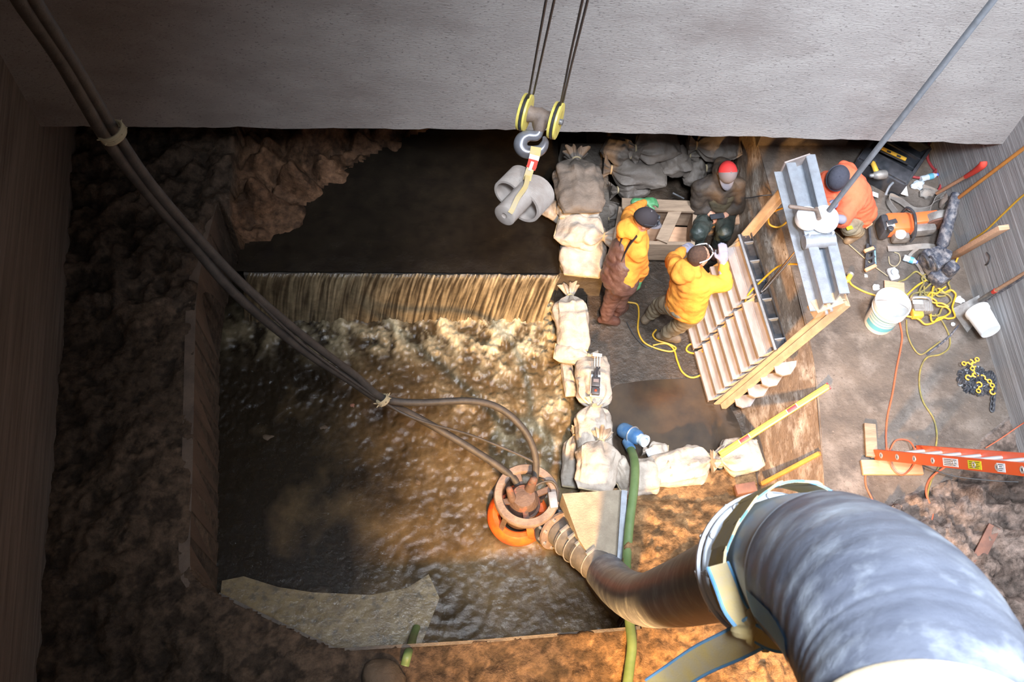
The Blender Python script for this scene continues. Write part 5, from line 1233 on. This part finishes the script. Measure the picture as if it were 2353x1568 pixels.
for g in (-1,1): mb.ball(hc+f*.105+u*.06+sd*g*.034,.024,(1,.5,.8),Rm)
mb.ring(cr([hc+sd*.095-f*.03+u*.045,hc+sd*.07+f*.085+u*.055,hc+f*.115+u*.06,hc-sd*.07+f*.085+u*.055,hc-sd*.095-f*.03+u*.045],6),.004,6); mb.build('sunglasses','chrome' if 0 else 'plast',T)
remesh([('c',J['pelvis']+Vector((-.03,0,-.06)),J['chest'].lerp(J['pelvis'],.3)+Vector((-.055,.01,.03)),.165,.125),('c',J['pelvis']+Vector((.02,-.06,-.08)),J['pelvis']+Vector((0,0,.1)),.15,.14)],'bib','brownw',T,.012,5,.016,8)
for (a,b) in (((1440,528,.50),(1427,590,.26)),((1462,545,.56),(1440,600,.28))):
    mb=MB(); p=W(*a);q=W(*b); mb.add(*ribbon(cr([p+zu*.03,p.lerp(q,.5)+zu*.075-Vector((.03,0,0)),q+zu*.02-Vector((.05,0,0))],6),.045,.008,Vector((.2,1,0)))); mb.build('suspender','ink',T)
text('CT',W(1447,497,.352),(.15,1,0),(-1,.15,.4),.05,'ink',T)
# worker B : centre, yellow hoodie, khaki trousers, back to viewer, face to right
J=dict(base=W(1530,775,z0),head=W(1607,590,.66),face=Vector((.90,.35,-.05)),hup=Vector((.0,.15,.99)),neck=W(1592,617,.56),chest=W(1590,645,.42),pelvis=W(1575,705,.05),
 shL=W(1555,612,.42),elL=W(1545,600,.14),wrL=W(1570,575,.05),hdL=Vector((.6,.5,-.2)),
 shR=W(1628,655,.42),elR=W(1668,652,.38),wrR=W(1662,602,.52),hdR=Vector((-.05,.55,.5)),pnR=Vector((.1,-.6,.7)),
 hipL=W(1556,700,.0),hipR=W(1592,716,.0),knL=W(1518,700,-.36),knR=W(1564,745,-.36),anL=W(1494,722,-.68),anR=W(1527,768,-.68),toL=W(1483,735,-.745),toR=W(1556,778,-.745),curl=.25,bib=.05)
T,fr=worker('bareheaded worker in yellow hoodie and khaki trousers, raising a gloved hand beside the gate',J,'hoody','khaki','boot',True,'jersey',seed=4,bodyfat=1.08)
f,u,sd,Rm,hc=fr
remesh([('e',hc+u*.028-f*.022,(.082,.096,.098),Rm),('e',hc-f*.045-u*.02,(.07,.055,.06),Rm)],'hair','hair',T,.009,3,.002,40)
mb=MB()
for g in (-1,1): mb.ring(cr([hc+sd*g*.084-f*.05+u*.03,hc+sd*g*.09+f*.03+u*.05,hc+sd*g*.06+f*.088+u*.072],6),.0055,6)
mb.ring(cr([hc+sd*.06+f*.088+u*.072,hc+f*.10+u*.08,hc-sd*.06+f*.088+u*.072],6),.0055,6); gl=mb.build('eyeglasses','label_w',T,label='white-framed glasses')
mb=MB()
for g in (-1,1): mb.ball(hc+f*.092+u*.066+sd*g*.034,.026,(1,.25,.7),Rm)
mb.build('lens','plast',gl)
# worker C : seated, dark jacket, red/grey cap, facing viewer
J=dict(base=W(1640,520,z0),head=W(1670,398,.18),face=Vector((.05,-.8,-.60)),hup=Vector((.05,-.30,.95)),neck=W(1664,408,.02),chest=W(1655,428,-.10),pelvis=W(1648,478,-.42),
 shL=W(1693,425,-.08),elL=W(1697,475,-.30),wrL=W(1672,490,-.30),hdL=Vector((-.7,-.5,-.1)),pnL=Vector((0,.3,1)),
 shR=W(1610,432,-.08),elR=W(1602,478,-.30),wrR=W(1628,488,-.30),hdR=Vector((.6,-.6,-.1)),pnR=Vector((0,.3,1)),
 hipL=W(1668,488,-.46),hipR=W(1628,488,-.46),knL=W(1665,535,-.32),knR=W(1605,535,-.32),anL=W(1648,562,-.68),anR=W(1598,570,-.68),toL=W(1642,590,-.745),toR=W(1600,595,-.745),curl=.8,bib=.1)
T,fr=worker('seated worker in dark jacket with red and grey cap, looking down at a phone',J,'darkj','greenp','bootb',True,None,seed=8,bodyfat=1.1)
capmesh(T,fr,'capgrey','capgrey',back='capred')
# olive bib panel
f,u,sd,Rm,hc=fr
remesh([('e',J['chest'].lerp(J['pelvis'],.35)+Vector((0,-.09,.06)),(.125,.06,.19),Matrix.Rotation(-.35,3,'X'))],'bib','olive',T,.012,4,.01,9)
p=W(1648,497,-.22)
T=thing('mobile_phone','black phone held in both hands by the seated worker','phone',tuple(p))
mb=MB(); mb.box(p,(1,.1,.1),(0,.3,1),.14,.07,.012,.004); mb.build('case','plast',T)
# seat for him
T=thing('seat_board','orange-lit wooden seat box under the seated worker','box',tuple(W(1645,490,-.8)))
c=W(1652,500,-.66); mb=MB(); mb.box(c,(1,0,0),zu,.42,.30,.24,.005); mb.build('box_body','woodg',T,smooth=False)
mb=MB(); mb.box(c+zu*.135,(1,0,0),zu,.46,.34,.03,.004); mb.build('lid','wood',T,smooth=False)
# worker D : crouching, faded orange hoodie, beanie
J=dict(base=W(1935,520,0),head=W(1924,412,.84),face=Vector((-.35,-.75,-.55)),hup=Vector((-.12,-.25,.96)),neck=W(1934,418,.70),chest=W(1946,432,.60),pelvis=W(1962,478,.26),
 shL=W(1964,456,.60),elL=W(1935,505,.56),wrL=W(1910,500,.72),hdL=Vector((-.8,.1,.1)),
 shR=W(1903,418,.62),elR=W(1902,462,.56),wrR=W(1898,480,.74),hdR=Vector((-.7,-.5,.1)),
 hipL=W(1972,492,.24),hipR=W(1945,470,.24),knL=W(1950,522,.30),knR=W(1895,480,.30),anL=W(1975,532,.10),anR=W(1930,490,.10),toL=W(1950,550,.05),toR=W(1905,520,.05),bib=.05)
T,fr=worker('crouching worker in faded orange hoodie and charcoal beanie, hands at the white gearbox',J,'hoodo','khaki','boot',True,'jersey',seed=12,bodyfat=1.3)
capmesh(T,fr,'beanie',None,beanie=True)
mb=MB(); mb.box(W(1952,524,.40),(1,.3,0),(0,0,1),.06,.035,.012,.004); mb.build('reflector','label_y',T,label='yellow reflector')
# thin sticks in the pit
stick('steel_rod','thin pale rod behind the wooden crate','rod',W(1546,444,-.5),W(1572,457,-.5),.012,.012,'alu',bev=0)
stick('steel_rod','thin brown rod on the pit floor below the crate','rod',W(1528,568,-.7),W(1600,552,-.7),.012,.012,'woodg',bev=0)
for o in bpy.data.objects:
    if '_loc' in o: del o['_loc']
    if 'group' in o and not o['group']: del o['group']
